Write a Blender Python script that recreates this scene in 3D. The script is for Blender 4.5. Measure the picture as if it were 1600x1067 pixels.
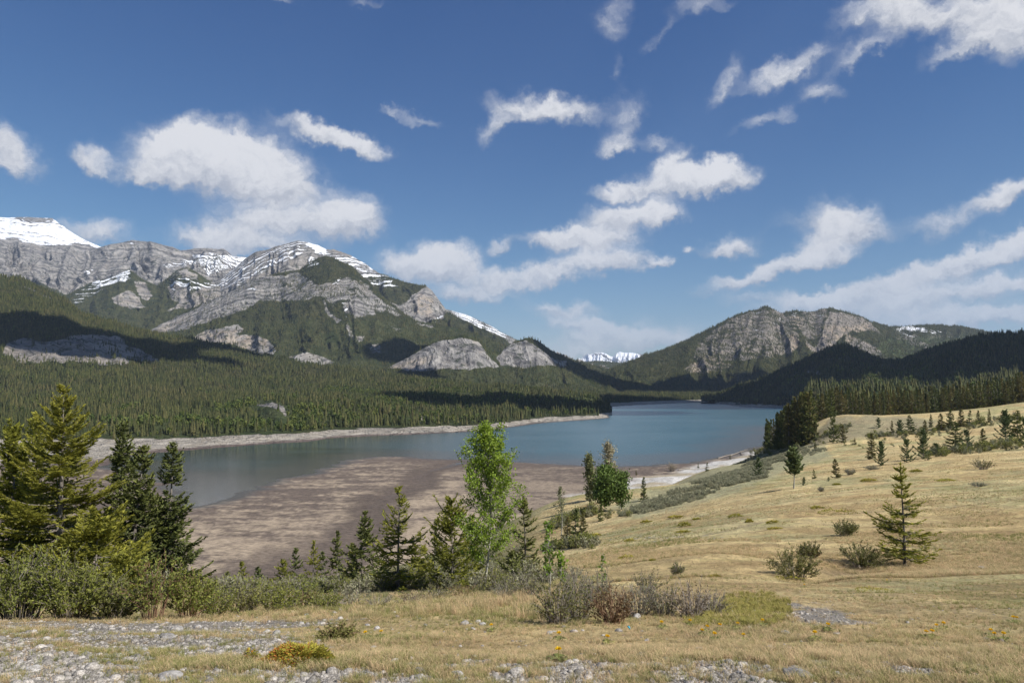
import bpy, math, random
import numpy as np
from math import radians, sin, cos, pi

C = bpy.context.scene
for o in list(bpy.data.objects):
    bpy.data.objects.remove(o)
COL = C.collection

# ------------------------------------------------------------------ camera
F = 1150.0                      # focal length in pixels of the 1600 px wide photograph
HY = 603.0                      # row of the true horizon
EYE = 45.0                      # eye level above the lake
PITCH = math.atan((HY - 533.5) / F)
CP, SP = cos(PITCH), sin(PITCH)
cam_d = bpy.data.cameras.new('camera')
cam = bpy.data.objects.new('camera', cam_d)
COL.objects.link(cam)
cam.location = (0, 0, EYE)
cam.rotation_euler = (pi / 2 + PITCH, 0, 0)
cam_d.sensor_width = 36
cam_d.lens = 36 * F / 1600
cam_d.clip_start = 0.1
cam_d.clip_end = 80000
C.camera = cam

# ------------------------------------------------------------------ sun, sky, exposure
SUN_AZ, SUN_EL = radians(121), radians(46)
sd = bpy.data.lights.new('sun', 'SUN')
sun = bpy.data.objects.new('sun', sd)
COL.objects.link(sun)
sd.energy = 5.0
sd.angle = radians(0.5)
sd.color = (1.0, 0.955, 0.88)
SUN_DIR = np.array([sin(SUN_AZ) * cos(SUN_EL), cos(SUN_AZ) * cos(SUN_EL), sin(SUN_EL)])
sun.rotation_euler = (pi / 2 - SUN_EL, 0, -SUN_AZ + pi)
# the lamp shines along its -Z: aim it from SUN_DIR towards the ground
from mathutils import Vector
sun.rotation_euler = Vector(-SUN_DIR).to_track_quat('-Z', 'Y').to_euler()
C.view_settings.view_transform = 'Standard'
C.view_settings.look = 'None'
C.view_settings.exposure = 0.42
C.view_settings.gamma = 1
C.cycles.use_denoising = True
C.cycles.max_bounces = 8
C.cycles.transparent_max_bounces = 8
C.cycles.volume_bounces = 0

world = bpy.data.worlds.new('World')
C.world = world
world.use_nodes = True


class NT:
    """small helper to write node trees"""
    def __init__(s, tree):
        s.t = tree
        s.n = tree.nodes
        s.l = tree.links

    def node(s, kind, ins=None, **props):
        nd = s.n.new(kind)
        for k, v in props.items():
            setattr(nd, k, v)
        for k, v in (ins or {}).items():
            s.put(nd.inputs[k], v)
        return nd

    def put(s, sock, v):
        if isinstance(v, bpy.types.NodeSocket):
            s.l.new(v, sock)
        elif isinstance(v, bpy.types.Node):
            s.l.new(v.outputs[0], sock)
        elif isinstance(v, (tuple, list)) and len(v) == 3 and sock.type == 'RGBA':
            sock.default_value = (*v, 1)
        else:
            sock.default_value = v

    def math(s, op, a, b=0.0, c=None, clamp=False):
        nd = s.node('ShaderNodeMath', {0: a, 1: b}, operation=op, use_clamp=clamp)
        if c is not None:
            s.put(nd.inputs[2], c)
        return nd.outputs[0]

    def vmath(s, op, a, b=(0, 0, 0)):
        nd = s.n.new('ShaderNodeVectorMath')
        nd.operation = op
        s.put(nd.inputs[0], a)
        if op == 'SCALE':
            s.put(nd.inputs['Scale'], b)
        else:
            s.put(nd.inputs[1], b)
        return nd.outputs[0]

    def mix(s, f, a, b):
        nd = s.n.new('ShaderNodeMix')
        nd.data_type = 'RGBA'
        s.put(nd.inputs[0], f)
        s.put(nd.inputs[6], a)
        s.put(nd.inputs[7], b)
        return nd.outputs[2]

    def noise(s, vec, scale, detail=4, rough=0.55, dim='3D', dist=0.0, out=0):
        nd = s.n.new('ShaderNodeTexNoise')
        nd.noise_dimensions = dim
        if dim == '1D':
            s.put(nd.inputs['W'], vec)
        else:
            s.put(nd.inputs['Vector'], vec)
        nd.inputs['Scale'].default_value = scale
        nd.inputs['Detail'].default_value = detail
        nd.inputs['Roughness'].default_value = rough
        nd.inputs['Distortion'].default_value = dist
        return nd.outputs[out]

    def step(s, v, lo, hi, a=0.0, b=1.0, kind='SMOOTHSTEP'):
        nd = s.n.new('ShaderNodeMapRange')
        nd.interpolation_type = kind
        s.put(nd.inputs[0], v)
        nd.inputs[1].default_value = lo
        nd.inputs[2].default_value = hi
        nd.inputs[3].default_value = a
        nd.inputs[4].default_value = b
        return nd.outputs[0]


def ang(px, py):
    """azimuth and elevation of a point of the photograph"""
    u, v = (px - 800) / F, (533.5 - py) / F
    d = np.array([u, CP - v * SP, SP + v * CP])
    d /= np.linalg.norm(d)
    return math.atan2(d[0], d[1]), math.asin(d[2])


# clouds of the sky, as directions: (px, py, half width, half height, turn, weight)
CLOUDS = [
    (345, 258, 92, 38, 0, 1.25), (265, 232, 28, 16, 25, .8), (245, 278, 44, 15, 0, .8), (432, 292, 48, 24, 0, 1.0),
    (345, 240, 60, 25, 0, .8), (440, 350, 95, 26, 0, .75), (550, 345, 38, 26, 0, .95), (330, 373, 50, 14, 0, .6),
    (400, 392, 90, 16, 0, .6), (515, 212, 62, 13, -10, .85), (568, 234, 26, 12, -15, .7), (18, 232, 42, 26, -15, .7),
    (15, 266, 44, 16, 0, .6), (146, 255, 26, 15, -15, .75), (158, 366, 52, 17, 0, .7), (655, 422, 52, 20, 0, 1.0),
    (705, 415, 34, 22, 0, 1.0), (790, 441, 50, 13, 0, .8), (872, 431, 40, 11, 0, .8), (720, 463, 70, 13, 0, .7),
    (850, 172, 70, 17, -4, .75), (775, 200, 32, 15, 30, .55), (985, 190, 34, 26, 40, .58), (965, 232, 30, 14, 0, .5),
    (1028, 226, 16, 13, 0, .4), (1075, 287, 66, 19, 0, 1.1), (1125, 284, 34, 15, 0, 1.0), (968, 303, 34, 9, 0, .8),
    (1055, 252, 24, 14, 40, .55), (985, 342, 52, 17, 0, 1.0), (1032, 338, 26, 13, 0, .9), (905, 376, 70, 12, 0, 1.0),
    (942, 410, 58, 15, 0, 1.0), (1032, 415, 12, 8, 0, .6), (782, 387, 15, 11, 30, .5), (885, 482, 50, 9, 0, .55),
    (925, 510, 55, 11, -12, .8), (1000, 532, 90, 11, -4, .75), (900, 548, 80, 10, 0, .5), (1140, 387, 36, 15, 0, .85),
    (1070, 390, 10, 7, 0, .6), (1190, 430, 85, 11, 13, .85), (1285, 405, 44, 15, 15, .85), (1325, 352, 56, 20, -12, .75),
    (1290, 375, 34, 16, 20, .6), (1440, 432, 180, 12, 12, .66), (1570, 398, 80, 17, 14, .9), (1530, 452, 110, 11, 8, .7),
    (1572, 308, 46, 16, 14, .8), (1480, 352, 50, 22, 10, .5), (1520, 500, 130, 12, 0, 1.0), (1330, 470, 150, 12, 6, .42), (1290, 470, 40, 7, 0, .6),
    (1180, 468, 50, 12, 0, .45), (1400, 480, 150, 12, 5, .4), (1470, 30, 110, 28, -8, .85), (1570, 55, 70, 40, -15, .85),
    (1380, 20, 60, 20, 0, .6), (1500, 82, 60, 14, 10, .6), (1225, 112, 70, 17, 14, .8), (1135, 130, 44, 15, 55, .5),
    (1350, 90, 46, 14, 14, .65), (1285, 145, 32, 16, -10, .6), (1190, 188, 46, 12, 18, .58), (1235, 186, 16, 10, 0, .4),
    (955, 38, 28, 36, -20, .62), (1100, 8, 46, 18, 0, .5), (1030, 60, 34, 12, 40, .4), (650, 186, 36, 10, -10, .42),
    (608, 172, 12, 8, 0, .35), (445, 8, 22, 8, 0, .35), (1450, 475, 230, 34, 4, .24), (940, 528, 150, 22, 0, .3), (1230, 345, 60, 20, 10, .15), (570, 3, 30, 10, 0, .3), (965, 120, 12, 22, 0, .3),
]


def build_world():
    t = world.node_tree
    t.nodes.clear()
    g = NT(t)
    grp = bpy.data.node_groups.new('cloud_lobe', 'ShaderNodeTree')
    for nm in ('az', 'el', 'az0', 'el0', 'ca', 'sa', 'ix', 'iy', 'w', 'acc'):
        grp.interface.new_socket(nm, in_out='INPUT', socket_type='NodeSocketFloat')
    grp.interface.new_socket('lift', in_out='INPUT', socket_type='NodeSocketFloat')
    grp.interface.new_socket('F', in_out='OUTPUT', socket_type='NodeSocketFloat')
    grp.interface.new_socket('U', in_out='OUTPUT', socket_type='NodeSocketFloat')
    q = NT(grp)
    gi = grp.nodes.new('NodeGroupInput')
    go = grp.nodes.new('NodeGroupOutput')
    I = gi.outputs
    dx = q.math('SUBTRACT', I['az'], I['az0'])
    dy = q.math('SUBTRACT', I['el'], I['el0'])
    a = q.math('MULTIPLY', q.math('ADD', q.math('MULTIPLY', dx, I['ca']), q.math('MULTIPLY', dy, I['sa'])), I['ix'])
    b = q.math('MULTIPLY', q.math('SUBTRACT', q.math('MULTIPLY', dy, I['ca']), q.math('MULTIPLY', dx, I['sa'])), I['iy'])
    # flatter below than above, as cumulus are
    b = q.math('MULTIPLY', b, q.step(b, -0.6, 0.4, 1.35, 0.9))
    r2 = q.math('ADD', q.math('MULTIPLY', a, a), q.math('MULTIPLY', b, b))
    e = q.math('MULTIPLY', q.math('EXPONENT', q.math('MULTIPLY', r2, -0.9)), I['w'])
    grp.links.new(q.math('ADD', e, I['acc']), go.inputs['F'])
    grp.links.new(q.math('ADD', q.math('MULTIPLY', e, b), I['lift']), go.inputs['U'])

    tc = g.node('ShaderNodeTexCoord')
    D = tc.outputs['Generated']
    # warp the directions so that the edges curl and fray
    w1 = g.noise(D, 9, 6, 0.6, out=1)
    w1 = g.vmath('SCALE', g.vmath('SUBTRACT', w1, (0.5, 0.5, 0.5)), 0.036)
    w2 = g.noise(D, 34, 6, 0.62, out=1)
    w2 = g.vmath('SCALE', g.vmath('SUBTRACT', w2, (0.5, 0.5, 0.5)), 0.045)
    DW = g.vmath('ADD', g.vmath('ADD', D, w1), w2)
    sx = g.node('ShaderNodeSeparateXYZ', {0: DW})
    az = g.math('ARCTAN2', sx.outputs[0], sx.outputs[1])
    el = g.math('ARCSINE', sx.outputs[2])
    acc = 0.0
    lift = 0.0
    for (px, py, hw, hh, rot, wt) in CLOUDS:
        wt = wt * (0.74 if py < 200 and px > 900 else 1.0)
        a0, e0 = ang(px, py)
        a1, _ = ang(px + 10, py)
        _, e1 = ang(px, py - 10)
        kx, ky = (a1 - a0) / 10, (e1 - e0) / 10
        nd = g.node('ShaderNodeGroup', node_tree=grp)
        for k, v in dict(az=az, el=el, az0=a0, el0=e0, ca=cos(radians(rot)), sa=sin(radians(rot)),
                         ix=1 / (hw * kx * 1.1), iy=1 / (hh * ky * (1.22 if wt >= .75 else 1.15)), w=wt, acc=acc, lift=lift).items():
            g.put(nd.inputs[k], v)
        acc = nd.outputs[0]
        lift = nd.outputs[1]
    # the sky behind and beside the camera has clouds too
    back = g.math('MULTIPLY', g.step(g.noise(D, 3.2, 5, 0.6), 0.5, 0.72), g.step(sx.outputs[1], 0.45, 0.2))
    back = g.math('MULTIPLY', back, g.step(sx.outputs[2], 0.0, 0.1))
    acc = g.math('ADD', acc, back)
    # streaky body noise, stretched sideways
    st = g.vmath('MULTIPLY', DW, (1.0, 1.0, 2.0))
    n = g.noise(st, 16, 7, 0.62)
    n2 = g.noise(st, 60, 5, 0.6)
    body = g.math('MULTIPLY', acc, g.math('ADD', g.math('MULTIPLY', n, 2.1), g.math('MULTIPLY', n2, 0.55)))
    alpha = g.step(body, 0.13, 0.98)
    alpha = g.math('MULTIPLY', alpha, 0.95)
    # sunlit tops and greyer shaded bases painted in, denser cores brighter
    up = g.math('DIVIDE', lift, g.math('ADD', acc, 0.05))
    shade = g.math('ADD', g.math('MULTIPLY', up, 0.8), g.math('MULTIPLY', g.math('SUBTRACT', n2, 0.5), 1.6))
    shade = g.step(g.math('ADD', shade, g.math('MULTIPLY', body, 0.35)), -0.55, 0.95)
    sky = g.node('ShaderNodeTexSky', sky_type='NISHITA')
    sky.sun_disc = False
    sky.sun_elevation = SUN_EL
    sky.sun_rotation = SUN_AZ
    sky.altitude = 1400
    sky.air_density = 1.0
    sky.dust_density = 0.6
    sky.ozone_density = 3.0
    # the deep blue of dry mountain air: one response curve per channel
    ss = g.node('ShaderNodeSeparateColor', {0: sky.outputs[0]})
    skyc = g.node('ShaderNodeCombineColor', {0: g.math('MULTIPLY', g.math('POWER', ss.outputs[0], 1.65), 0.305),
                                             1: g.math('MULTIPLY', g.math('POWER', ss.outputs[1], 1.31), 0.51),
                                             2: g.math('MULTIPLY', g.math('POWER', ss.outputs[2], 0.94), 0.97)})
    ccol = g.mix(shade, (4.4, 4.7, 5.4), (8.2, 8.2, 8.4))
    # far clouds near the horizon are seen through more air
    low = g.step(sx.outputs[2], 0.0, 0.22)
    ccol = g.mix(low, g.mix(0.35, ccol, skyc.outputs[0]), ccol)
    col = g.mix(alpha, skyc.outputs[0], ccol)
    bg = g.node('ShaderNodeBackground', {'Color': col, 'Strength': SKY_STRENGTH})
    out = g.node('ShaderNodeOutputWorld')
    g.l.new(bg.outputs[0], out.inputs[0])
    world.cycles.sampling_method = 'MANUAL'
    world.cycles.sample_map_resolution = 512


SKY_STRENGTH = 0.077
build_world()


# ------------------------------------------------------------------ numeric helpers
def _h(ix, iy, seed):
    n = (ix.astype(np.int64) * 374761393 + iy.astype(np.int64) * 668265263 + seed * 974711) & 0xffffffff
    n = ((n ^ (n >> 13)) * 1274126177) & 0xffffffff
    return ((n ^ (n >> 16)) & 0xffff) / 65535.0


def vnoise(x, y, seed=0):
    x = np.asarray(x, float)
    y = np.asarray(y, float)
    ix, iy = np.floor(x), np.floor(y)
    fx, fy = x - ix, y - iy
    fx = fx * fx * fx * (fx * (fx * 6 - 15) + 10)
    fy = fy * fy * fy * (fy * (fy * 6 - 15) + 10)
    a, b = _h(ix, iy, seed), _h(ix + 1, iy, seed)
    c, d = _h(ix, iy + 1, seed), _h(ix + 1, iy + 1, seed)
    return (a + (b - a) * fx) * (1 - fy) + (c + (d - c) * fx) * fy


def fbm(x, y, oct=4, seed=0, gain=0.5, lac=2.03):
    s = 0
    a = 1.0
    t = 0
    for o in range(oct):
        s = s + a * (vnoise(x, y, seed + o * 17) * 2 - 1)
        t += a
        a *= gain
        x = np.asarray(x) * lac + 13.7
        y = np.asarray(y) * lac - 7.3
    return s / t


def ridged(x, y, oct=4, seed=0):
    s = 0
    a = 1.0
    t = 0
    for o in range(oct):
        n = 1 - np.abs(vnoise(x, y, seed + o * 31) * 2 - 1) * 2
        s = s + a * n
        t += a
        a *= 0.5
        x = np.asarray(x) * 2.1 + 5.1
        y = np.asarray(y) * 2.1 + 9.2
    return s / t


def sstep(v, a, b):
    t = np.clip((v - a) / (b - a), 0, 1)
    return t * t * (3 - 2 * t)


def P(px, py, D):
    """point seen at pixel (px, py) at depth D"""
    px, py, D = np.broadcast_arrays(np.asarray(px, float), np.asarray(py, float), np.asarray(D, float))
    u, v = (px - 800) / F, (533.5 - py) / F
    t = D / (CP - v * SP)
    return np.stack([t * u, D, EYE + t * (SP + v * CP)], -1)


def pix(p):
    p = np.asarray(p, float)
    dy, dz = p[..., 1], p[..., 2] - EYE
    dep = dy * CP + dz * SP
    up = -dy * SP + dz * CP
    dep = np.where(np.abs(dep) < 1e-6, 1e-6, dep)
    return 800 + F * p[..., 0] / dep, 533.5 - F * up / dep


def py_of(D, z):
    k = (z - EYE) / D
    v = (k * CP - SP) / (CP + k * SP)
    return 533.5 - F * v


def D_of(py, z):
    v = (533.5 - py) / F
    return (z - EYE) / (SP + v * CP) * (CP - v * SP)


def inpoly(x, y, poly):
    poly = np.asarray(poly, float)
    r = np.zeros(x.shape, bool)
    n = len(poly)
    for i in range(n):
        x1, y1 = poly[i]
        x2, y2 = poly[(i + 1) % n]
        c = ((y1 > y) != (y2 > y)) & (x < (x2 - x1) * (y - y1) / (y2 - y1 + 1e-12) + x1)
        r ^= c
    return r


def segdist(x, y, pts, closed=False):
    d = np.full(x.shape, 1e12)
    m = len(pts)
    for i in range(m if closed else m - 1):
        x1, y1 = pts[i][:2]
        x2, y2 = pts[(i + 1) % m][:2]
        ex, ey = x2 - x1, y2 - y1
        t = np.clip(((x - x1) * ex + (y - y1) * ey) / (ex * ex + ey * ey + 1e-12), 0, 1)
        d = np.minimum(d, (x - x1 - t * ex) ** 2 + (y - y1 - t * ey) ** 2)
    return np.sqrt(d)


def sdpoly(x, y, poly):
    """positive inside"""
    return segdist(x, y, poly, True) * np.where(inpoly(x, y, poly), 1, -1)


def mesh_np(name, verts, quads=None, tris=None, attrs=None, smooth=False):
    me = bpy.data.meshes.new(name)
    verts = np.asarray(verts, np.float32)
    parts = []
    sizes = []
    if quads is not None and len(quads):
        parts.append(np.asarray(quads, np.int32).ravel())
        sizes.append(np.full(len(quads), 4, np.int32))
    if tris is not None and len(tris):
        parts.append(np.asarray(tris, np.int32).ravel())
        sizes.append(np.full(len(tris), 3, np.int32))
    idx = np.concatenate(parts)
    sz = np.concatenate(sizes)
    me.vertices.add(len(verts))
    me.vertices.foreach_set('co', verts.ravel())
    me.loops.add(len(idx))
    me.loops.foreach_set('vertex_index', idx)
    me.polygons.add(len(sz))
    me.polygons.foreach_set('loop_start', np.concatenate([[0], np.cumsum(sz)[:-1]]).astype(np.int32))
    me.polygons.foreach_set('loop_total', sz)
    if smooth:
        me.polygons.foreach_set('use_smooth', np.ones(len(sz), bool))
    for k, v in (attrs or {}).items():
        v = np.asarray(v, np.float32)
        if v.ndim == 1:
            at = me.attributes.new(k, 'FLOAT', 'POINT')
            at.data.foreach_set('value', v)
        else:
            at = me.attributes.new(k, 'FLOAT_COLOR', 'POINT')
            if v.shape[1] == 3:
                v = np.concatenate([v, np.ones((len(v), 1), np.float32)], 1)
            at.data.foreach_set('color', v.ravel())
    me.update(calc_edges=True)
    me.validate()
    return me


def link(name, me, mat=None, parent=None, **props):
    o = bpy.data.objects.new(name, me)
    COL.objects.link(o)
    if mat:
        me.materials.append(mat)
    if parent:
        o.parent = parent
    for k, v in props.items():
        o[k] = v
    return o


def grid_quads(R, Cn):
    i = np.arange(R * Cn).reshape(R, Cn)
    return np.stack([i[:-1, :-1], i[:-1, 1:], i[1:, 1:], i[1:, :-1]], -1).reshape(-1, 4)


# ------------------------------------------------------------------ materials
def new_mat(name):
    m = bpy.data.materials.new(name)
    m.use_nodes = True
    m.node_tree.nodes.clear()
    return m, NT(m.node_tree)


def finish(g, col, rough=0.9, normal=None, spec=0.2, **kw):
    p = g.node('ShaderNodeBsdfPrincipled', {'Base Color': col, 'Roughness': rough, 'Specular IOR Level': spec})
    if normal is not None:
        g.put(p.inputs['Normal'], normal)
    for k, v in kw.items():
        g.put(p.inputs[k.replace('_', ' ')], v)
    o = g.node('ShaderNodeOutputMaterial')
    g.l.new(p.outputs[0], o.inputs[0])
    return p


def mountain_mat(name, dip, thick=16.0, beach=False, ns=1.0, lo=(0.085, 0.082, 0.085), hi=(0.345, 0.328, 0.310), crumple=60.0, bw=0.55):
    m, g = new_mat(name)
    pos = g.node('ShaderNodeNewGeometry').outputs['Position']
    at = lambda n: g.node('ShaderNodeAttribute', attribute_name=n).outputs['Fac']
    rock, snow, tan, green = at('rock'), at('snow'), at('tan'), at('green')
    sx = g.node('ShaderNodeSeparateXYZ', {0: pos})
    # bedding: height above a tilted, gently folded plane
    fold = g.math('MULTIPLY', g.noise(pos, 0.0016, 3, 0.5), 420)
    fold2 = g.math('MULTIPLY', g.noise(pos, 0.013, 6, 0.62), crumple)
    s = g.math('ADD', g.math('MULTIPLY', sx.outputs[2], cos(dip)), g.math('MULTIPLY', sx.outputs[0], sin(dip)))
    s = g.math('ADD', g.math('ADD', s, fold), fold2)
    s = g.math('ADD', s, g.math('MULTIPLY', sx.outputs[1], 0.12))
    bed = g.noise(s, 1.0 / thick, 3, 0.7, dim='1D')
    fine = g.noise(pos, 0.02 * ns, 6, 0.68)
    mid = g.noise(pos, 0.006, 5, 0.62)
    v = g.math('ADD', g.math('MULTIPLY', bed, bw), g.math('MULTIPLY', fine, 1.27 - bw))
    rc = g.mix(g.step(v, 0.42, 0.80), lo, hi)
    rc = g.mix(g.math('MULTIPLY', g.step(mid, 0.5, 0.65), 0.35), rc, (0.30, 0.265, 0.225))
    rc = g.mix(g.math('MULTIPLY', tan, g.step(fine, 0.42, 0.56)), rc, (0.42, 0.335, 0.25))
    # plants in the cracks
    veg = g.math('MULTIPLY', g.step(g.noise(pos, 0.03, 5, 0.7), 0.545, 0.60), 0.75)
    rc = g.mix(veg, rc, (0.045, 0.055, 0.035))
    if beach:
        shingle = g.mix(g.step(g.noise(pos, 0.12, 5, 0.7), 0.35, 0.65), (0.30, 0.262, 0.215), (0.46, 0.42, 0.36))
        wet = g.step(g.math('ADD', sx.outputs[2], g.math('MULTIPLY', g.noise(pos, 0.03, 4, 0.6), 1.6)), 1.0, 1.7)
        shingle = g.mix(wet, (0.155, 0.12, 0.105), shingle)
        rc = g.mix(g.step(tan, 0.5, 0.7), rc, shingle)
    # ground below the forest
    fc = g.mix(g.step(g.noise(pos, 0.02, 5, 0.6), 0.35, 0.65), (0.024, 0.030, 0.013), (0.066, 0.066, 0.030))
    fc = g.mix(green, fc, (0.085, 0.115, 0.045))
    edge = g.math('ADD', rock, g.math('MULTIPLY', g.math('SUBTRACT', g.noise(pos, 0.013, 8, 0.78), 0.5), 2.1))
    rk = g.step(edge, 0.42, 0.56)
    col = g.mix(rk, fc, rc)
    sn = g.math('ADD', g.math('MULTIPLY', g.math('SUBTRACT', g.noise(pos, 0.022 * ns, 6, 0.75), 0.5), 1.5),
                g.math('MULTIPLY', g.math('SUBTRACT', bed, 0.5), 2.3))
    sn = g.math('ADD', sn, g.math('MULTIPLY', snow, 1.0))
    sn = g.math('MULTIPLY', g.step(sn, 0.5, 0.62), g.step(snow, 0.02, 0.12))
    col = g.mix(sn, col, (0.80, 0.82, 0.86))
    hgt = g.math('ADD', g.math('MULTIPLY', bed, bw * 1.5), g.math('MULTIPLY', fine, 1.0))
    hgt = g.math('MULTIPLY', hgt, g.math('SUBTRACT', 1.0, g.math('MULTIPLY', sn, 0.7)))
    bp = g.node('ShaderNodeBump', {'Strength': 0.9, 'Distance': 26.0, 'Height': hgt})
    finish(g, col, 0.95, bp.outputs[0], 0.1)
    return m


# ------------------------------------------------------------------ lofted land: real surfaces through lines of known depth
def line_py(pts):                       # (px, py, D)
    a = np.array(pts, float)
    return a


def line_z(pts):                        # (px, D, z)
    a = np.array(pts, float)
    return np.stack([a[:, 0], py_of(a[:, 1], a[:, 2]), a[:, 1]], -1)


def line_shore(pts, z=0.0):             # (px, py) on a level
    a = np.array(pts, float)
    return np.stack([a[:, 0], a[:, 1], D_of(a[:, 1], z)], -1)


def loft(px0, px1, step, lines, rows, seed, amp, crest, jitter=1.2, gully=0.012, ribs=1.0, calm=0.6):
    """lines front to back; rows between each; crest = index of the crest line"""
    pxs = np.arange(px0, px1 + step, step)
    L = []
    for i, l in enumerate(lines):
        py = np.interp(pxs, l[:, 0], l[:, 1])
        D = np.exp(np.interp(pxs, l[:, 0], np.log(l[:, 2])))
        if i == crest:
            py = py + fbm(pxs * 0.06, pxs * 0 + seed, 5, seed + 3, 0.6) * jitter * 2
        L.append(P(pxs, py, D))
    L = np.array(L)                                        # (n, cols, 3)
    out = []
    ts = []
    n = len(L)
    for i in range(n - 1):
        k = rows[i]
        for j in range(k + (1 if i == n - 2 else 0)):
            t = j / k
            p0 = L[max(i - 1, 0)]
            p1, p2 = L[i], L[i + 1]
            p3 = L[min(i + 2, n - 1)]
            lin = p1 + (p2 - p1) * t
            q = lin.copy()
            # smooth heights only where it does not touch the crest
            m1 = (p2[:, 2] - p0[:, 2]) * 0.5 * (0 if i == 0 or i == crest else 1)
            m2 = (p3[:, 2] - p1[:, 2]) * 0.5 * (0 if i + 1 >= crest else 1)
            if i + 1 == crest:
                m2 = (p2[:, 2] - p1[:, 2])
            if i == crest:
                m1 = (p2[:, 2] - p1[:, 2])
            h00, h10 = 2 * t ** 3 - 3 * t ** 2 + 1, t ** 3 - 2 * t ** 2 + t
            h01, h11 = -2 * t ** 3 + 3 * t ** 2, t ** 3 - t ** 2
            q[:, 2] = h00 * p1[:, 2] + h10 * m1 + h01 * p2[:, 2] + h11 * m2
            out.append(q)
            ts.append(i + t)
    G = np.array(out)
    ts = np.array(ts)
    w = np.clip(1 - np.abs(ts - crest) * 1.0, 0, 1)        # near 1 at the crest
    w = 1 - w ** 4
    base = sstep(ts, calm, calm + 1.0) if crest > 2 else sstep(ts, 0.0, 0.8)
    W = (w * base)[:, None]
    X = pxs[None, :] + 0 * ts[:, None]
    T = ts[:, None] + 0 * X
    warp = fbm(X * gully * 1.1, T * 1.1, 3, seed + 5) * 0.9
    rib = ridged(X * gully + warp, T * 0.75 + warp, 4, seed) * ribs
    xx, yy = G[..., 0], G[..., 1]
    sc = amp / 60.0
    f = fbm(xx / (240 * sc + 40), yy / (240 * sc + 40), 5, seed + 50)
    G[..., 2] += W * amp * (0.62 * (rib - 0.2) + 0.5 * f)
    G[..., 1] += W * amp * 0.9 * fbm(xx / (160 * sc + 30), G[..., 2] / (110 * sc + 20), 4, seed + 80)
    return pxs, G


def paint(G, polys, seed=0, soft=7.0, rag=5.0):
    """0..1 mask from (polygon, strength) painted where those features stand"""
    x, y = pix(G)
    x = x + fbm(x * 0.05, y * 0.07, 3, seed + 1) * rag
    y = y + fbm(x * 0.05, y * 0.07, 3, seed + 2) * rag
    m = np.zeros(x.shape)
    for poly, st in polys:
        pl = np.array(poly, float)
        bx = (x > pl[:, 0].min() - soft) & (x < pl[:, 0].max() + soft) & (y > pl[:, 1].min() - soft) & (y < pl[:, 1].max() + soft)
        if not bx.any():
            continue
        d = np.full(x.shape, -99.0)
        d[bx] = sdpoly(x[bx], y[bx], pl)
        m = np.maximum(m, sstep(d, -soft * 0.5, soft * 0.5) * st)
    return m


def land(name, G, mat, attrs, **props):
    R, Cn = G.shape[:2]
    me = mesh_np(name, G.reshape(-1, 3), grid_quads(R, Cn), attrs={k: v.reshape(-1) for k, v in attrs.items()}, smooth=True)
    return link(name, me, mat, None, kind='structure', **props)


FOREST = []       # (positions, heights, kinds)


def sow(G, mask, density, hmin, hmax, seed, leafy=0.04, leafmask=None):
    """scatter trees on a lofted surface; density per m2 of ground"""
    rng = np.random.default_rng(seed)
    a, b, c, d = G[:-1, :-1], G[:-1, 1:], G[1:, 1:], G[1:, :-1]
    area = np.abs((b[..., 0] - a[..., 0]) * (d[..., 1] - a[..., 1]) - (b[..., 1] - a[..., 1]) * (d[..., 0] - a[..., 0]))
    mk = (mask[:-1, :-1] + mask[1:, 1:]) * 0.5
    lam = area * density * mk
    n = rng.poisson(np.clip(lam, 0, 50))
    idx = np.repeat(np.arange(n.size), n.ravel())
    if len(idx) == 0:
        return
    u, v = rng.random((2, len(idx), 1))
    A, B, Cc, Dd = (q.reshape(-1, 3)[idx] for q in (a, b, c, d))
    p = (A * (1 - u) + B * u) * (1 - v) + (Dd * (1 - u) + Cc * u) * v
    x, y = pix(p)
    keep = (x > -90) & (x < 1690) & (p[:, 2] > 0.8)
    p, idx = p[keep], idx[keep]
    clump = fbm(p[:, 0] / 45, p[:, 1] / 45, 3, seed + 9)
    h = hmin * 0.75 + (hmax - hmin) * rng.random(len(p)) ** 1.6 * 1.35
    h *= 1 + 0.45 * clump
    open_ = fbm(p[:, 0] / 22, p[:, 1] / 22, 4, seed + 29)
    kp = rng.random(len(p)) > 0.75 * sstep(open_, 0.12, 0.42)
    p, h, idx = p[kp], h[kp], idx[kp]
    lf = leafy * np.ones(len(p))
    if leafmask is not None:
        lm = ((leafmask[:-1, :-1] + leafmask[1:, 1:]) * 0.5).reshape(-1)[idx]
        lf = np.clip(lf + lm, 0, 1)
    lf = lf * sstep(fbm(p[:, 0] / 70, p[:, 1] / 70, 3, seed + 19), -0.15, 0.35) * 2.2
    kind = (rng.random(len(p)) < lf).astype(int)
    h[kind == 1] *= 0.72
    FOREST.append((p, h, kind))


# ---- far snow range
pxs, G = loft(840, 1100, 0.8, [
    line_z([(840, 17000, 300), (1100, 17000, 300)]),
    line_py([(840, 584, 20000), (896, 568, 20000), (905, 561, 20000), (917, 554, 20000), (930, 552, 20000), (941, 550.5, 20000),
             (950, 554, 20000), (957, 557, 20000), (963, 552, 20000), (968, 549, 20000), (976, 551, 20000), (987, 551, 20000),
             (997, 552, 20000), (1007, 553, 20000), (1014, 558, 20000), (1040, 572, 20000), (1100, 590, 20000)]),
    line_z([(840, 24000, 300), (1100, 24000, 300)])], [60, 12], 11, 260, 1, 1.0, 0.12, 1.6)
m_far = mountain_mat('snowy far rock', 0.4, 160, False, 0.12)
land('snowy_range', G, m_far, dict(rock=np.ones(G.shape[:2]), snow=paint(G, [([(840, 500), (1100, 500), (1100, 600), (840, 600)], 0.74)]),
                             tan=np.zeros(G.shape[:2]), green=np.zeros(G.shape[:2])), label='distant snow covered mountain range at the end of the valley')

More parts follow.
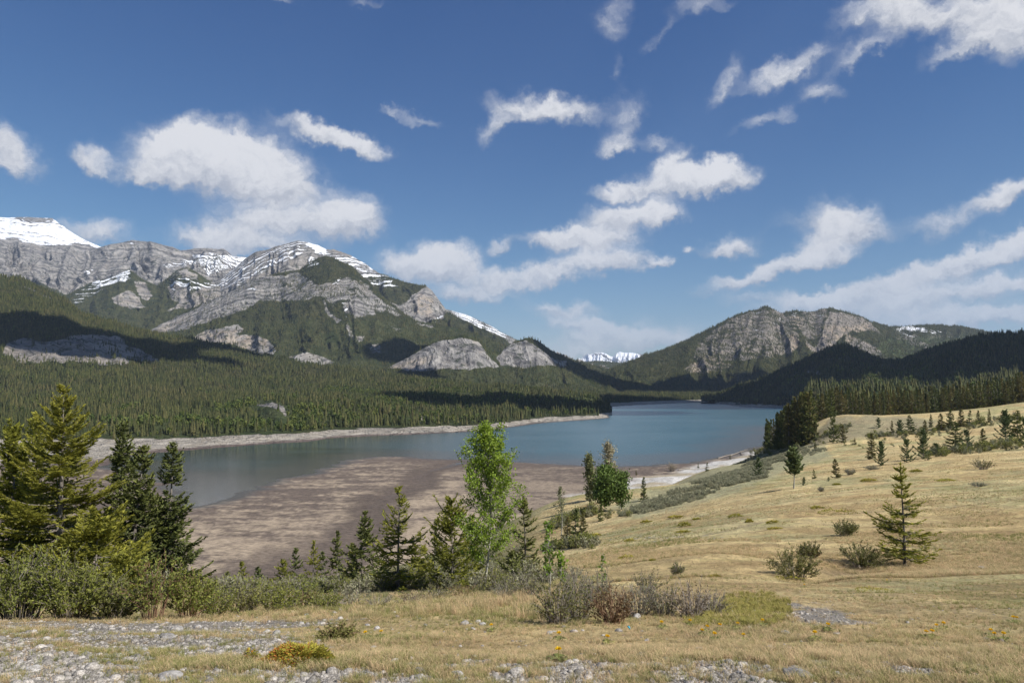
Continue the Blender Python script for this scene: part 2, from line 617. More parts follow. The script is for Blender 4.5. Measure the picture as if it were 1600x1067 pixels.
# ---- low wooded saddle in front of it
pxs, G = loft(820, 1120, 1.5, [
    line_z([(820, 4600, 60), (1120, 4600, 60)]),
    line_py([(820, 575, 6500), (880, 568, 6500), (910, 565.5, 6500), (940, 564.5, 6500), (970, 567, 6500), (1010, 572, 6500), (1120, 585, 6500)]),
    line_z([(820, 8000, 150), (1120, 8000, 150)])], [24, 6], 12, 50, 1, 0.3)
m_wood = mountain_mat('wooded hill rock', 0.5, 14)
Z = np.zeros(G.shape[:2])
land('hill', G, m_wood, dict(rock=Z, snow=Z, tan=Z, green=Z + 0.25), label='low wooded saddle below the distant snowy range')
sow(G, Z + 1, 0.006, 11, 16, 12)

# ---- snow peak at the far left (C0) and grey limestone ridge (C)
m_C = mountain_mat('grey limestone', 0.12, 34, crumple=26.0, bw=0.85)
pxs, G = loft(-420, 240, 1.2, [
    line_z([(-420, 6400, 900), (240, 6400, 700)]),
    line_py([(-420, 352, 8400), (-200, 338, 8400), (-60, 343, 8400), (0, 340, 8400), (40, 339.5, 8400), (82, 341, 8400), (95, 351, 8400),
             (110, 362, 8400), (125, 371, 8400), (150, 382, 8400), (190, 400, 8400), (240, 430, 8400)]),
    line_z([(-420, 10500, 900), (240, 10500, 600)])], [70, 12], 21, 60, 1, 0.7, 0.015, 0.8)
Z = np.zeros(G.shape[:2])
sn = paint(G, [([(-420, 300), (240, 300), (240, 420), (160, 392), (120, 380), (70, 386), (20, 374), (-420, 374)], 1.02)], 2)
top = paint(G, [([(-420, 340), (240, 340), (240, 420), (-420, 420)], 0.09), ([(20, 330), (90, 330), (92, 346), (60, 345), (20, 344)], 0.6), ([(-420, 330), (12, 330), (12, 341), (-420, 345)], 0.3)], 3)
land('snow_peak', G, m_C, dict(rock=Z + 1, snow=np.clip(sn - top, 0, 1.1), tan=Z, green=Z), label='snow covered peak at the far left behind the grey ridge')

pxs, G = loft(-420, 520, 1.2, [
    line_z([(-420, 4300, 350), (100, 4300, 300), (300, 4200, 250), (520, 4200, 250)]),
    line_py([(-420, 440, 5100), (0, 430, 5100), (100, 455, 5100), (200, 440, 5100), (300, 440, 5100), (520, 450, 5100)]),
    line_py([(-420, 372, 6600), (-100, 370, 6600), (0, 373, 6600), (60, 382, 6600), (90, 384, 6600), (120, 383, 6600), (150, 388, 6600), (172, 382, 6500), (190, 379, 6500),
             (207, 375, 6500), (225, 377, 6500), (250, 382, 6500), (270, 386, 6500), (282, 391, 6500), (300, 388, 6500),
             (317, 387, 6500), (350, 390, 6500), (358, 396, 6500), (363, 401, 6500), (400, 402, 6500), (430, 410, 6500), (520, 430, 6500)]),
    line_z([(-420, 8200, 800), (520, 8200, 700)])], [60, 70, 10], 22, 150, 2, 1.0, 0.022, 1.3)
Z = np.zeros(G.shape[:2])
snowC = paint(G, [([(300, 395), (365, 398), (400, 400), (420, 415), (360, 420), (325, 430), (312, 418)], 0.62),
                  ([(255, 412), (290, 405), (330, 400), (330, 408), (262, 420)], 0.55), ([(200, 378), (215, 378), (212, 384), (203, 384)], .6),
                  ([(130, 425), (145, 422), (140, 432)], .7)], 5)
land('mountain', G, m_C, dict(rock=paint(G, [([(-420, 300), (520, 300), (520, 440), (330, 450), (260, 455), (150, 450), (120, 470), (60, 440), (-420, 440)], 1.0)], 4),
                              snow=snowC, tan=Z, green=Z + 0.1), label='grey layered limestone ridge on the left with thin snow streaks')
sow(G, paint(G, [([(-420, 440), (60, 440), (120, 470), (150, 452), (300, 455), (520, 440), (520, 600), (-420, 600)], 1.0),
                 ([(300, 405), (345, 402), (350, 420), (320, 425)], 0.6)], 4), 0.009, 9, 14, 22, 0.0)

# ---- spur with snowy rim in front of it (C2)
pxs, G = loft(60, 440, 1.2, [
    line_z([(60, 3300, 130), (440, 3300, 130)]),
    line_py([(60, 520, 3900), (140, 515, 3900), (230, 505, 3900), (330, 480, 3900), (440, 470, 3900)]),
    line_py([(60, 480, 4700), (95, 466, 4700), (120, 452, 4700), (140, 443, 4700), (170, 434, 4700), (200, 422, 4700), (207, 424, 4700), (225, 437, 4700),
             (245, 446, 4650), (256, 440, 4650), (275, 424, 4650), (292, 418, 4650), (305, 424, 4650), (325, 438, 4650), (345, 446, 4650), (380, 452, 4650), (440, 455, 4650)]),
    line_z([(60, 5600, 300), (440, 5600, 300)])], [40, 70, 8], 23, 75, 2, 1.0, 0.022, 1.2)
rk = paint(G, [([(170, 465), (200, 455), (222, 463), (228, 480), (205, 485), (185, 475)], 0.95), ([(207, 440), (225, 440), (240, 460), (232, 470), (215, 455)], 0.8),
               ([(262, 448), (280, 440), (298, 452), (290, 468), (268, 470)], 0.85), ([(275, 424), (292, 418), (306, 426), (310, 440), (290, 430)], 0.8),
               ([(300, 455), (360, 430), (440, 440), (440, 470), (260, 486)], 0.7), ([(60, 450), (440, 380), (440, 450), (300, 440), (200, 424), (130, 450)], 0.35)], 6)
sn = paint(G, [([(140, 440), (170, 432), (203, 420), (206, 434), (165, 446), (140, 448)], 0.85), ([(115, 456), (160, 447), (165, 455), (115, 478)], 0.42),
               ([(262, 438), (295, 430), (300, 446), (268, 452)], 0.5), ([(230, 425), (256, 415), (258, 425)], 0.6), ([(300, 440), (345, 436), (345, 446), (290, 456)], .5)], 7)
land('mountain_spur', G, m_C, dict(rock=rk, snow=sn, tan=rk * 0.25, green=np.zeros(rk.shape) + .1), label='wooded spur with a snowy rim below the grey ridge')
sow(G, np.clip(1 - rk * 1.1, 0.12, 1) * (1 - 0.7 * sn), 0.010, 9, 14, 23, 0.0)

# ---- snowy back ridge right of the main peak (B0)
pxs, G = loft(640, 900, 1.2, [
    line_z([(640, 4600, 100), (900, 4600, 100)]),
    line_py([(640, 470, 6200), (690, 482, 6200), (708, 486, 6200), (722, 489, 6200), (735, 494, 6200), (750, 501, 6200), (775, 514, 6200), (800, 527, 6200), (840, 548, 6200), (900, 575, 6200)]),
    line_z([(640, 7400, 300), (900, 7400, 100)])], [60, 8], 24, 60, 1, 0.8, 0.03)
rk = paint(G, [([(640, 450), (760, 498), (810, 535), (760, 535), (640, 510)], 0.8)], 8)
land('mountain_ridge', G, m_C, dict(rock=rk, snow=paint(G, [([(700, 480), (730, 488), (770, 508), (815, 532), (780, 527), (740, 510), (715, 498)], 0.66)], 9), tan=rk * 0, green=rk * 0),
     label='snow dusted ridge seen behind the right shoulder of the main peak')
sow(G, 1 - rk * 0.7, 0.008, 9, 14, 24, 0.0)

# ---- main peak, back face (B1)
m_B = mountain_mat('banded limestone', -0.42, 24, crumple=20.0, bw=0.85)
pxs, G = loft(180, 1000, 1.2, [
    line_z([(180, 3200, 60), (1000, 3200, 30)]),
    line_py([(180, 530, 3900), (300, 510, 3900), (450, 470, 3900), (620, 500, 3900), (760, 550, 3900), (1000, 597, 3900)]),
    line_py([(180, 545, 4700), (235, 512, 4700), (270, 480, 4700), (300, 462, 4700), (330, 443, 4700), (365, 420, 4700), (385, 403, 4700), (400, 394, 4700), (430, 386, 4700), (448, 381, 4700), (465, 377, 4700),
             (482, 378, 4700), (495, 383, 4700), (510, 390, 4700), (522, 389, 4700), (537, 394, 4700), (556, 404, 4700), (575, 415, 4700), (593, 427, 4650), (612, 434, 4600),
             (632, 440, 4550), (650, 444, 4500), (665, 447, 4500), (675, 454, 4500), (687, 470, 4450), (697, 484, 4400), (710, 493, 4400), (750, 514, 4300), (800, 534, 4200),
             (840, 549, 4000), (880, 562, 4000), (940, 578, 4000), (1000, 592, 4000)]),
    line_z([(180, 5600, 200), (450, 5900, 500), (1000, 5600, 50)])], [40, 110, 8], 25, 90, 2, 1.0, 0.024, 1.2)
forestB1 = [([(575, 436), (596, 428), (640, 440), (668, 448), (645, 462), (625, 478), (612, 476), (590, 455)], 1.0),
            ([(697, 486), (720, 496), (800, 534), (1000, 590), (1000, 620), (600, 620), (650, 505), (690, 500)], 1.0),
            ([(180, 560), (250, 505), (330, 462), (338, 470), (250, 520)], 1.0)]
fm = paint(G, forestB1, 10)
sn = paint(G, [([(385, 404), (470, 375), (490, 385), (440, 415), (400, 432), (300, 475), (290, 470), (340, 440), (370, 415)], 0.47),
               ([(478, 374), (512, 387), (512, 396), (500, 396), (478, 384)], 0.95), ([(495, 388), (560, 402), (600, 430), (625, 445), (600, 455), (560, 425), (520, 405)], 0.55),
               ([(480, 400), (505, 402), (495, 410), (480, 415)], 0.7), ([(685, 485), (700, 488), (695, 500), (682, 505)], .4)], 11)
land('mountain_peak', G, m_B, dict(rock=1 - fm, snow=sn, tan=paint(G, [([(655, 455), (680, 470), (675, 495), (650, 490)], .5)], 3), green=fm * 0),
     label='main peak with banded rock and snow streaks left of the lake')
sow(G, np.maximum(fm, paint(G, [([(400, 415), (425, 412), (425, 425), (400, 432)], 0.5), ([(560, 420), (610, 440), (600, 460)], 0.5)], 3)), 0.010, 9, 14, 25, 0.0)

# ---- front spur of the main peak (B2)
pxs, G = loft(120, 1010, 1.2, [
    line_z([(120, 1700, 20), (600, 1900, 12), (1010, 2400, 5)]),
    line_z([(120, 2500, 90), (400, 2500, 110), (700, 2600, 70), (900, 2900, 30), (1010, 3000, 12)]),
    line_py([(120, 560, 3000), (240, 555, 3000), (400, 530, 3000), (520, 520, 3000), (640, 548, 3000), (760, 572, 3000), (900, 590, 3200), (1010, 602, 3200)]),
    line_py([(120, 600, 3400), (200, 535, 3500), (235, 515, 3600), (265, 500, 3650), (300, 482, 3700), (345, 463, 3750), (400, 436, 3800), (430, 427, 3800), (455, 423, 3800), (469, 420, 3800),
             (485, 410, 3800), (498, 402, 3800), (510, 400, 3800), (530, 408, 3800), (550, 417, 3780), (575, 438, 3750), (595, 459, 3700), (612, 475, 3700), (632, 491, 3650), (650, 501, 3600),
             (670, 506, 3600), (700, 511, 3500), (725, 517, 3500), (750, 526, 3450), (800, 544, 3400), (850, 560, 3400), (900, 577, 3400), (950, 593, 3400), (1010, 601, 3400)]),
    line_z([(120, 4300, 60), (500, 4500, 300), (1010, 4300, 30)])], [24, 60, 100, 8], 26, 62, 3, 1.2, 0.016, 1.2)
rockB2 = [([(232, 514), (300, 481), (400, 435), (432, 432), (425, 455), (395, 478), (330, 502), (262, 520)], 1.0),
          ([(400, 436), (466, 424), (496, 442), (520, 440), (545, 432), (566, 440), (590, 462), (610, 478), (600, 490), (575, 480), (545, 470), (520, 480), (500, 462), (470, 470), (440, 468), (410, 470)], 0.63),
          ([(535, 475), (560, 465), (583, 472), (588, 492), (560, 495), (540, 488)], 0.85),
          ([(505, 470), (515, 480), (530, 500), (524, 503), (508, 486)], 0.75),
          ([(543, 500), (552, 515), (553, 532), (548, 532), (540, 510)], 0.6),
          ([(553, 526), (570, 525), (568, 534), (555, 534)], 0.8), ([(575, 545), (592, 535), (596, 552), (580, 553)], 0.6),
          ([(592, 478), (612, 477), (632, 494), (615, 492)], 0.55),
          ([(290, 530), (330, 514), (370, 505), (378, 514), (368, 524), (385, 523), (415, 528), (432, 548), (425, 556), (395, 552), (365, 536), (320, 536)], 0.95),
          ([(436, 565), (455, 555), (480, 551), (512, 555), (522, 568), (480, 572)], 0.92),
          ([(640, 505), (690, 508), (680, 512), (650, 512)], .5), ([(605, 505), (625, 500), (630, 520), (610, 520)], .35)]
rk = paint(G, rockB2, 12, 6, 5)
sn = paint(G, [([(478, 415), (492, 408), (500, 405), (498, 412), (480, 418)], 0.7), ([(517, 442), (533, 434), (530, 441), (520, 446)], 0.7), ([(535, 468), (540, 480), (546, 500), (542, 500)], .6),
               ([(380, 452), (420, 440), (422, 444), (380, 458)], .3)], 13)
gr = paint(G, [([(120, 500), (1010, 500), (1010, 640), (120, 640)], 0.16), ([(405, 590), (440, 585), (440, 610), (405, 610)], 0.7)], 14)
tan = paint(G, [([(280, 530), (330, 514), (420, 528), (420, 545), (320, 540)], 0.5), ([(240, 514), (300, 488), (300, 500), (250, 520)], 0.35)], 15)
land('mountain_flank', G, m_B, dict(rock=rk, snow=sn, tan=tan, green=gr), label='wooded front spur of the main peak with a tilted rock slab')
sow(G, np.clip(1 - rk * 1.1, 0.10, 1) * (1 - .5 * sn), 0.020, 8, 14, 26, 0.02, paint(G, [([(380, 575), (1000, 575), (1000, 640), (380, 640)], 0.22)], 5))

# ---- rocky knobs at the foot (D)
m_D = mountain_mat('fractured grey cliff', 0.5, 20)
pxs, G = loft(520, 1060, 1.0, [
    line_z([(520, 1750, 8), (900, 1900, 8), (1060, 2400, 6)]),
    line_z([(520, 2100, 30), (700, 2150, 45), (850, 2250, 40), (1000, 2500, 14), (1060, 2600, 8)]),
    line_py([(520, 600, 2500), (570, 590, 2480), (600, 577, 2450), (640, 557, 2450), (665, 542, 2450), (690, 530, 2450), (705, 526, 2450), (725, 524, 2450), (742, 528, 2450), (755, 537, 2450), (768, 549, 2480), (778, 552, 2550),
             (788, 545, 2600), (803, 535, 2620), (822, 528, 2620), (832, 529, 2620), (845, 536, 2640), (858, 545, 2650), (872, 553, 2680), (885, 560, 2700), (910, 572, 2750), (940, 585, 2800), (975, 597, 2850), (1020, 606, 2900), (1060, 609, 2900)]),
    line_z([(520, 3000, 30), (850, 3200, 90), (1060, 3300, 12)])], [16, 100, 8], 27, 26, 2, 1.0, 0.03, 1.0)
rk = paint(G, [([(604, 574), (640, 558), (668, 541), (690, 532), (722, 527), (745, 533), (758, 548), (772, 565), (780, 574), (740, 577), (700, 575), (640, 579)], 1.0),
               ([(775, 560), (785, 548), (800, 538), (822, 531), (836, 538), (850, 548), (858, 560), (866, 562), (885, 563), (886, 571), (860, 573), (820, 573), (782, 572)], 1.0)], 16, 4, 4)
Z = np.zeros(rk.shape)
land('rocky_knob', G, m_D, dict(rock=rk, snow=Z, tan=paint(G, [([(604, 576), (650, 556), (680, 560), (640, 578)], .5), ([(735, 530), (757, 545), (750, 552)], .4)], 3), green=Z + 0.12), label='pair of bare grey rock knobs above the lake forest')
sow(G, np.clip(1 - rk * 1.1, 0.035, 1), 0.022, 7, 12, 27, 0.03, paint(G, [([(700, 590), (950, 590), (950, 640), (700, 640)], 0.2)], 5))

# ---- right mountain (F)
m_F = mountain_mat('brown grey limestone', 0.85, 18, False, 1.0, (0.075, 0.068, 0.062), (0.285, 0.255, 0.225), crumple=40.0, bw=0.6)
pxs, G = loft(860, 1900, 1.2, [
    line_z([(860, 2500, 5), (1100, 2450, 6), (1240, 2300, 10), (1900, 2600, 60)]),
    line_z([(860, 3000, 18), (1000, 3000, 30), (1200, 3000, 110), (1400, 3400, 170), (1900, 4000, 230)]),
    line_py([(860, 600, 3300), (900, 596, 3400), (930, 588, 3500), (955, 577, 3600), (980, 566, 3700), (1005, 557, 3800), (1030, 549, 3850), (1055, 540, 3900), (1075, 531, 3950), (1092, 522, 4000), (1112, 511, 4050), (1130, 502, 4100), (1155, 491, 4200),
             (1180, 484, 4300), (1196, 479, 4300), (1205, 481, 4300), (1220, 489, 4350), (1231, 487, 4350), (1242, 486, 4350), (1262, 488, 4350), (1273, 486, 4350), (1286, 482, 4350), (1297, 481, 4350), (1310, 484, 4350),
             (1322, 488, 4400), (1347, 494, 4500), (1363, 505, 4600), (1391, 511, 4800), (1421, 509, 5000), (1449, 508, 5000), (1490, 509, 5000), (1520, 514, 5000), (1553, 520, 5000), (1620, 528, 5000), (1750, 530, 5000), (1900, 520, 5000)]),
    line_z([(860, 4300, 10), (1200, 5400, 300), (1900, 6500, 300)])], [30, 130, 10], 31, 72, 2, 1.1, 0.019, 0.85)
rockF = [([(1300, 484), (1345, 496), (1362, 507), (1376, 520), (1350, 517), (1332, 514), (1312, 528), (1304, 545), (1283, 555), (1272, 548), (1281, 528), (1290, 505)], 1.0),
         ([(1140, 500), (1165, 488), (1196, 478), (1222, 486), (1240, 500), (1250, 520), (1245, 545), (1215, 558), (1170, 562), (1120, 566), (1085, 560), (1090, 535), (1120, 512)], 0.54),
         ([(1225, 490), (1262, 488), (1297, 481), (1290, 505), (1280, 530), (1262, 530), (1250, 515)], 0.55),
         ([(1222, 552), (1234, 535), (1240, 522), (1250, 530), (1244, 545), (1232, 553)], 0.95),
         ([(1258, 525), (1270, 540), (1280, 550), (1272, 552), (1262, 542)], 0.9),
         ([(1322, 520), (1345, 528), (1370, 543), (1388, 557), (1376, 563), (1350, 553), (1322, 535)], 0.62),
         ([(1065, 580), (1082, 567), (1100, 556), (1085, 548), (1118, 542), (1136, 550), (1130, 565), (1150, 572), (1118, 582), (1075, 587)], 0.52),
         ([(1395, 522), (1430, 520), (1450, 535), (1448, 545), (1410, 532)], 0.5), ([(1445, 520), (1475, 524), (1470, 535), (1450, 532)], 0.45),
         ([(1030, 565), (1045, 563), (1042, 570)], .5)]
rk = paint(G, rockF, 17, 6, 5)
sn = paint(G, [([(1396, 514), (1415, 508), (1442, 510), (1448, 517), (1425, 516), (1405, 516)], 0.95), ([(1450, 514), (1472, 516), (1472, 521), (1455, 520)], 0.6),
               ([(1175, 488), (1190, 486), (1188, 496), (1178, 494)], 0.45), ([(1236, 492), (1246, 490), (1242, 500)], 0.5), ([(1278, 492), (1288, 490), (1284, 500)], 0.5),
               ([(1160, 505), (1230, 500), (1200, 525), (1170, 520)], .22), ([(1390, 512), (1440, 525), (1410, 524)], .35), ([(1480, 520), (1520, 525), (1485, 526)], .3)], 18)
gr = paint(G, [([(1380, 530), (1560, 520), (1560, 570), (1360, 570)], 0.55), ([(860, 590), (1100, 590), (1100, 620), (860, 620)], 0.15)], 19, 12)
tan = paint(G, [([(1222, 555), (1238, 520), (1285, 560), (1240, 556)], 0.8), ([(1280, 510), (1370, 505), (1300, 560)], 0.5), ([(1065, 590), (1080, 560), (1130, 550), (1130, 590)], 0.5), ([(1235, 490), (1255, 490), (1250, 530)], .5)], 20)
land('mountain_massif', G, m_F, dict(rock=rk, snow=sn, tan=tan, green=gr), label='broad double topped mountain on the right with pale scree face')
sow(G, np.clip(1 - rk * 0.95, 0.16, 1) * (1 - .8 * sn), 0.016, 8, 14, 31, 0.0, gr * 0.3)

# ---- far valley floor with the end of the lake (L2)
m_shore = mountain_mat('valley floor', 0.1, 6, True)
sh = [(700, 640), (820, 638.5), (900, 637.2), (940, 636), (960, 634.6), (1000, 632.4), (1040, 630.6), (1080, 629), (1110, 628.2), (1150, 627.6), (1260, 627)]
s0 = line_shore(sh)
s_ = s0.copy(); s_[:, 2] -= 60; s_[:, 1] = py_of(s_[:, 2], -2.5)
s1 = s0.copy(); s1[:, 2] += 95; s1[:, 1] = py_of(s1[:, 2], 7.0)
s2 = s0.copy(); s2[:, 2] += 330; s2[:, 1] = py_of(s2[:, 2], 12.0)
pxs, G = loft(700, 1260, 1.5, [s_, s0, s1, s2,
    line_z([(700, 3300, 60), (820, 3300, 45), (1000, 3300, 30), (1260, 3300, 60)]),
    line_z([(700, 4000, 40), (1260, 4000, 40)])], [4, 10, 14, 40, 4], 33, 10, 4, 0.4, calm=2.2)
Z = np.zeros(G.shape[:2])
fl = sstep(G[..., 2], 5.0, 7.0)
land('valley_floor', G, m_shore, dict(rock=1 - fl, snow=Z, tan=(1 - fl) * 0.9, green=fl * 0.3 + paint(G, [([(905, 612), (940, 607), (945, 618), (905, 620)], .8)], 3)),
     label='wooded valley floor behind the far end of the lake')
sow(G, fl * (1 - 0.9 * paint(G, [([(905, 614), (935, 611), (937, 617), (905, 619)], 1)], 3)), 0.026, 8, 13, 33, 0.03)

# ---- dark wooded hills on the right (G)
m_G = mountain_mat('wooded ridge rock', 0.7, 12, True)
sG = line_shore([(1100, 629.5), (1115, 630.5), (1130, 632), (1160, 635), (1200, 636.5), (1228, 637.5)])
extra = line_z([(1240, 1200, -1), (1262, 900, 12), (1300, 640, 22), (1400, 560, 28), (1600, 520, 33), (2000, 500, 35)])
g0 = np.vstack([sG, extra])
g_ = g0.copy(); g_[:, 2] -= 55
for i in range(len(g_)):
    g_[i, 1] = py_of(g_[i, 2], -3 if i < len(sG) + 1 else 10)
g1 = g0.copy(); g1[:, 2] += 55
for i in range(len(g1)):
    g1[i, 1] = py_of(g1[i, 2], 6 if i < len(sG) + 1 else 30)
pxs, G = loft(1096, 1960, 1.2, [g_, g0, g1,
    line_z([(1096, 1900, 5), (1125, 1900, 14), (1180, 1850, 30), (1240, 1600, 38), (1300, 1350, 45), (1500, 1200, 52), (1700, 1150, 62), (1960, 1150, 70)]),
    line_py([(1096, 628, 2150), (1108, 624, 2150), (1125, 616, 2150), (1150, 607, 2100), (1187, 595, 2100), (1223, 578, 2050), (1256, 562, 2050), (1281, 550, 2000), (1303, 542, 2000), (1319, 540, 2000), (1336, 545, 2000),
             (1352, 554, 2000), (1369, 562, 2000), (1386, 567, 2000), (1402, 567, 2000), (1424, 559, 1950), (1462, 545, 1900), (1504, 531, 1850), (1530, 526, 1800), (1556, 522, 1800), (1600, 519, 1750), (1680, 510, 1750), (1960, 490, 1750)]),
    line_z([(1096, 2600, -5), (1300, 2900, 60), (1960, 2800, 120)])], [3, 6, 50, 80, 8], 34, 26, 4, 0.8, 0.02)
Z = np.zeros(G.shape[:2])
_x, _y = pix(G)
shorey = (1 - sstep(G[..., 2], 4.0, 6.0)) * (_x < 1250)
grG = paint(G, [([(1220, 590), (1330, 575), (1500, 575), (1560, 590), (1400, 605), (1220, 612)], 0.5)], 21, 16, 9) + sstep(_y, 585, 620) * 0.45 * (_x > 1300)
rkG = np.maximum(shorey, paint(G, [([(1256, 583), (1275, 578), (1290, 582), (1265, 588)], 0.6), ([(1290, 560), (1330, 556), (1320, 565)], .4), ([(1570, 528), (1600, 526), (1600, 536)], .4)], 22))
land('wooded_hills', G, m_G, dict(rock=rkG, snow=Z, tan=shorey * 0.9, green=np.clip(grG, 0, 1)), label='dark wooded hills in cloud shadow behind the right meadow')
sow(G, (1 - np.clip(rkG * 1.2, 0, 1)) * np.where(G[..., 1] > 620, 1, 0), 0.030, 8, 14, 34, 0.06, np.clip(grG, 0, 1) * 0.35)

# ---- left bank and wooded hill (L1)
m_L = mountain_mat('left bank', 0.2, 8, True)
shl = [(-500, 742), (-200, 740), (60, 736), (130, 731), (168, 727), (186, 716), (240, 708), (300, 703), (400, 695), (440, 692), (480, 690), (520, 684), (580, 681), (640, 679), (700, 676), (760, 673), (800, 667), (840, 661.5), (870, 659), (900, 657), (930, 655), (945, 653.5), (956, 651.8)]
s0 = line_shore(shl)
s_ = s0.copy(); s_[:, 2] -= 30; s_[:, 1] = py_of(s_[:, 2], -2.5)
wid = np.interp(s0[:, 0], [-500, 60, 130, 168, 186, 240, 300, 400, 480, 600, 760, 800, 840, 900, 945, 956], [190, 190, 185, 170, 130, 98, 84, 68, 60, 62, 60, 55, 70, 60, 34, 6])
hgt = np.interp(s0[:, 0], [-500, 480, 760, 840, 930, 945, 956], [3.2, 3.4, 3.6, 3.4, 3.0, 1.5, -1])
s1 = s0.copy(); s1[:, 2] += wid; s1[:, 1] = py_of(s1[:, 2], hgt)
d2 = wid + np.interp(s0[:, 0], [-500, 900, 956], [72, 80, 50])
h2 = np.interp(s0[:, 0], [-500, 760, 880, 930, 948, 956], [10, 10, 7, 5, 1, -2])
s2 = s0.copy(); s2[:, 2] += d2; s2[:, 1] = py_of(s2[:, 2], h2)
pxs, GL = loft(-500, 956, 1.5, [s_, s0, s1, s2,
    line_z([(-500, 1150, 42), (0, 1150, 40), (200, 1150, 32), (400, 1150, 26), (600, 1200, 20), (800, 1280, 16), (900, 1320, 10), (935, 1330, 5), (956, 1330, -3)]),
    line_z([(-500, 1550, 150), (0, 1550, 130), (200, 1550, 90), (400, 1550, 55), (600, 1500, 34), (800, 1450, 22), (900, 1400, 12), (956, 1380, -3)]),
    line_py([(-500, 395, 2250), (-200, 412, 2250), (0, 432, 2250), (37, 435, 2250), (67, 450, 2250), (100, 465, 2200), (125, 487, 2150), (160, 499, 2100), (200, 509, 2100), (225, 517, 2100), (262, 524, 2050), (325, 534, 2000), (400, 552, 1950),
             (450, 562, 1900), (520, 574, 1850), (600, 585, 1800), (700, 597, 1750), (800, 606, 1650), (880, 612, 1550), (930, 620, 1450), (956, 650, 1400)]),
    line_z([(-500, 3200, 100), (300, 2900, 60), (700, 2400, 20), (956, 1700, -3)])], [4, 20, 20, 60, 40, 80, 6], 41, 20, 6, 1.2, 0.014, calm=2.4)
_x, _y = pix(GL)
R_, C_ = GL.shape[:2]
fl = sstep(GL[..., 2] + fbm(GL[..., 0] / 14, GL[..., 1] / 14, 3, 4) * 0.8, 2.6, 4.0)
cl = paint(GL, [([(5, 540), (35, 530), (70, 533), (110, 524), (150, 522), (185, 528), (205, 540), (235, 556), (250, 566), (200, 570), (120, 566), (40, 566), (5, 556)], 0.95),
                ([(26, 445), (50, 450), (100, 475), (95, 478), (60, 462)], 0.55),
                ([(400, 630), (425, 628), (445, 638), (448, 650), (440, 648), (428, 638)], 0.9)], 23, 6, 5)
Z = np.zeros(GL.shape[:2])
grL = paint(GL, [([(130, 640), (300, 640), (480, 615), (480, 690), (130, 690)], 0.4), ([(480, 600), (940, 600), (940, 650), (480, 680)], .30)], 24, 14, 9)
rkL = np.maximum(cl, (1 - fl))
beachc = (1 - fl)
land('left_bank', GL, m_L, dict(rock=rkL, snow=Z, tan=beachc * 1.0 + cl * 0.3, green=np.clip(grL, 0, 1)), label='wooded left bank of the lake with a pale shingle beach')
sow(GL, fl * (1 - paint(GL, [([(398, 626), (425, 622), (452, 632), (456, 655), (452, 674), (425, 668), (402, 655)], .97)], 3)) * np.clip(1 - cl * 1.1, 0.06, 1) * np.where(GL[..., 2] > 4.2, 1, 0.3), 0.052, 5, 11.5, 41, 0.05, grL * 1.1)

# ------------------------------------------------------------------ near land: hill, mud flats and gravel spit as one sheet
CTRL = [  # (px, py, depth) seen in the photograph
    (0, 1067, 4.3), (400, 1067, 4.3), (800, 1067, 4.3), (1200, 1067, 4.3), (1600, 1067, 4.3), (-600, 1067, 4.3), (2300, 1067, 4.3),
    (0, 1010, 6.2), (400, 1010, 6.2), (800, 1010, 6.3), (1200, 1000, 6.8), (1600, 1000, 6.8), (2100, 1000, 6.6), (-500, 1010, 6.2),
    (0, 973, 10), (200, 972, 10), (400, 968, 10.5), (600, 957, 11.5), (800, 950, 12), (1000, 950, 11), (1200, 955, 10), (1400, 950, 10.5), (1600, 955, 10), (-400, 973, 10), (2000, 950, 10),
    (0, 935, 17), (200, 935, 17), (400, 940, 17), (600, 938, 17), (800, 930, 17), (950, 925, 17), (1100, 915, 17), (1240, 908, 20), (1410, 912, 19), (1600, 905, 19), (1900, 905, 18), (-400, 935, 17),
    (0, 915, 28), (100, 912, 28), (265, 915, 28), (450, 930, 28), (620, 918, 29), (760, 915, 29), (870, 905, 28), (1000, 892, 27), (1110, 873, 28), (1240, 868, 31), (1410, 884, 28), (1600, 868, 29), (1900, 860, 29), (-350, 915, 28),
    (0, 925, 60), (150, 925, 60), (300, 932, 60), (450, 926, 60), (620, 900, 60), (760, 888, 60), (870, 860, 58), (1000, 835, 58), (1110, 824, 55), (1240, 805, 57), (1410, 800, 54), (1600, 778, 55), (1900, 765, 55), (-350, 925, 60),
    (0, 935, 115), (300, 942, 115), (450, 925, 115), (620, 885, 110), (760, 862, 110), (870, 822, 115), (1000, 795, 118), (1110, 780, 112), (1240, 758, 105), (1410, 746, 98), (1600, 725, 105), (1900, 705, 110), (-350, 935, 115),
    (1000, 772, 190), (1110, 750, 205), (1240, 727, 185), (1410, 705, 180), (1600, 689, 180), (1900, 670, 190), (870, 795, 190),
    (1110, 733, 300), (1200, 712, 330), (1240, 706, 300), (1280, 690, 280), (1330, 684, 270), (1410, 682, 265), (1500, 678, 262), (1600, 664, 260), (1900, 640, 290),
    (1260, 676, 335), (1300, 652, 345), (1350, 649, 360), (1420, 648, 375), (1500, 641, 370), (1600, 630, 350), (1700, 622, 360), (1900, 615, 380),
    (1300, 655, 450), (1420, 652, 470), (1600, 637, 450), (1900, 622, 480), (1300, 662, 700), (1600, 645, 700), (1900, 635, 700),
]
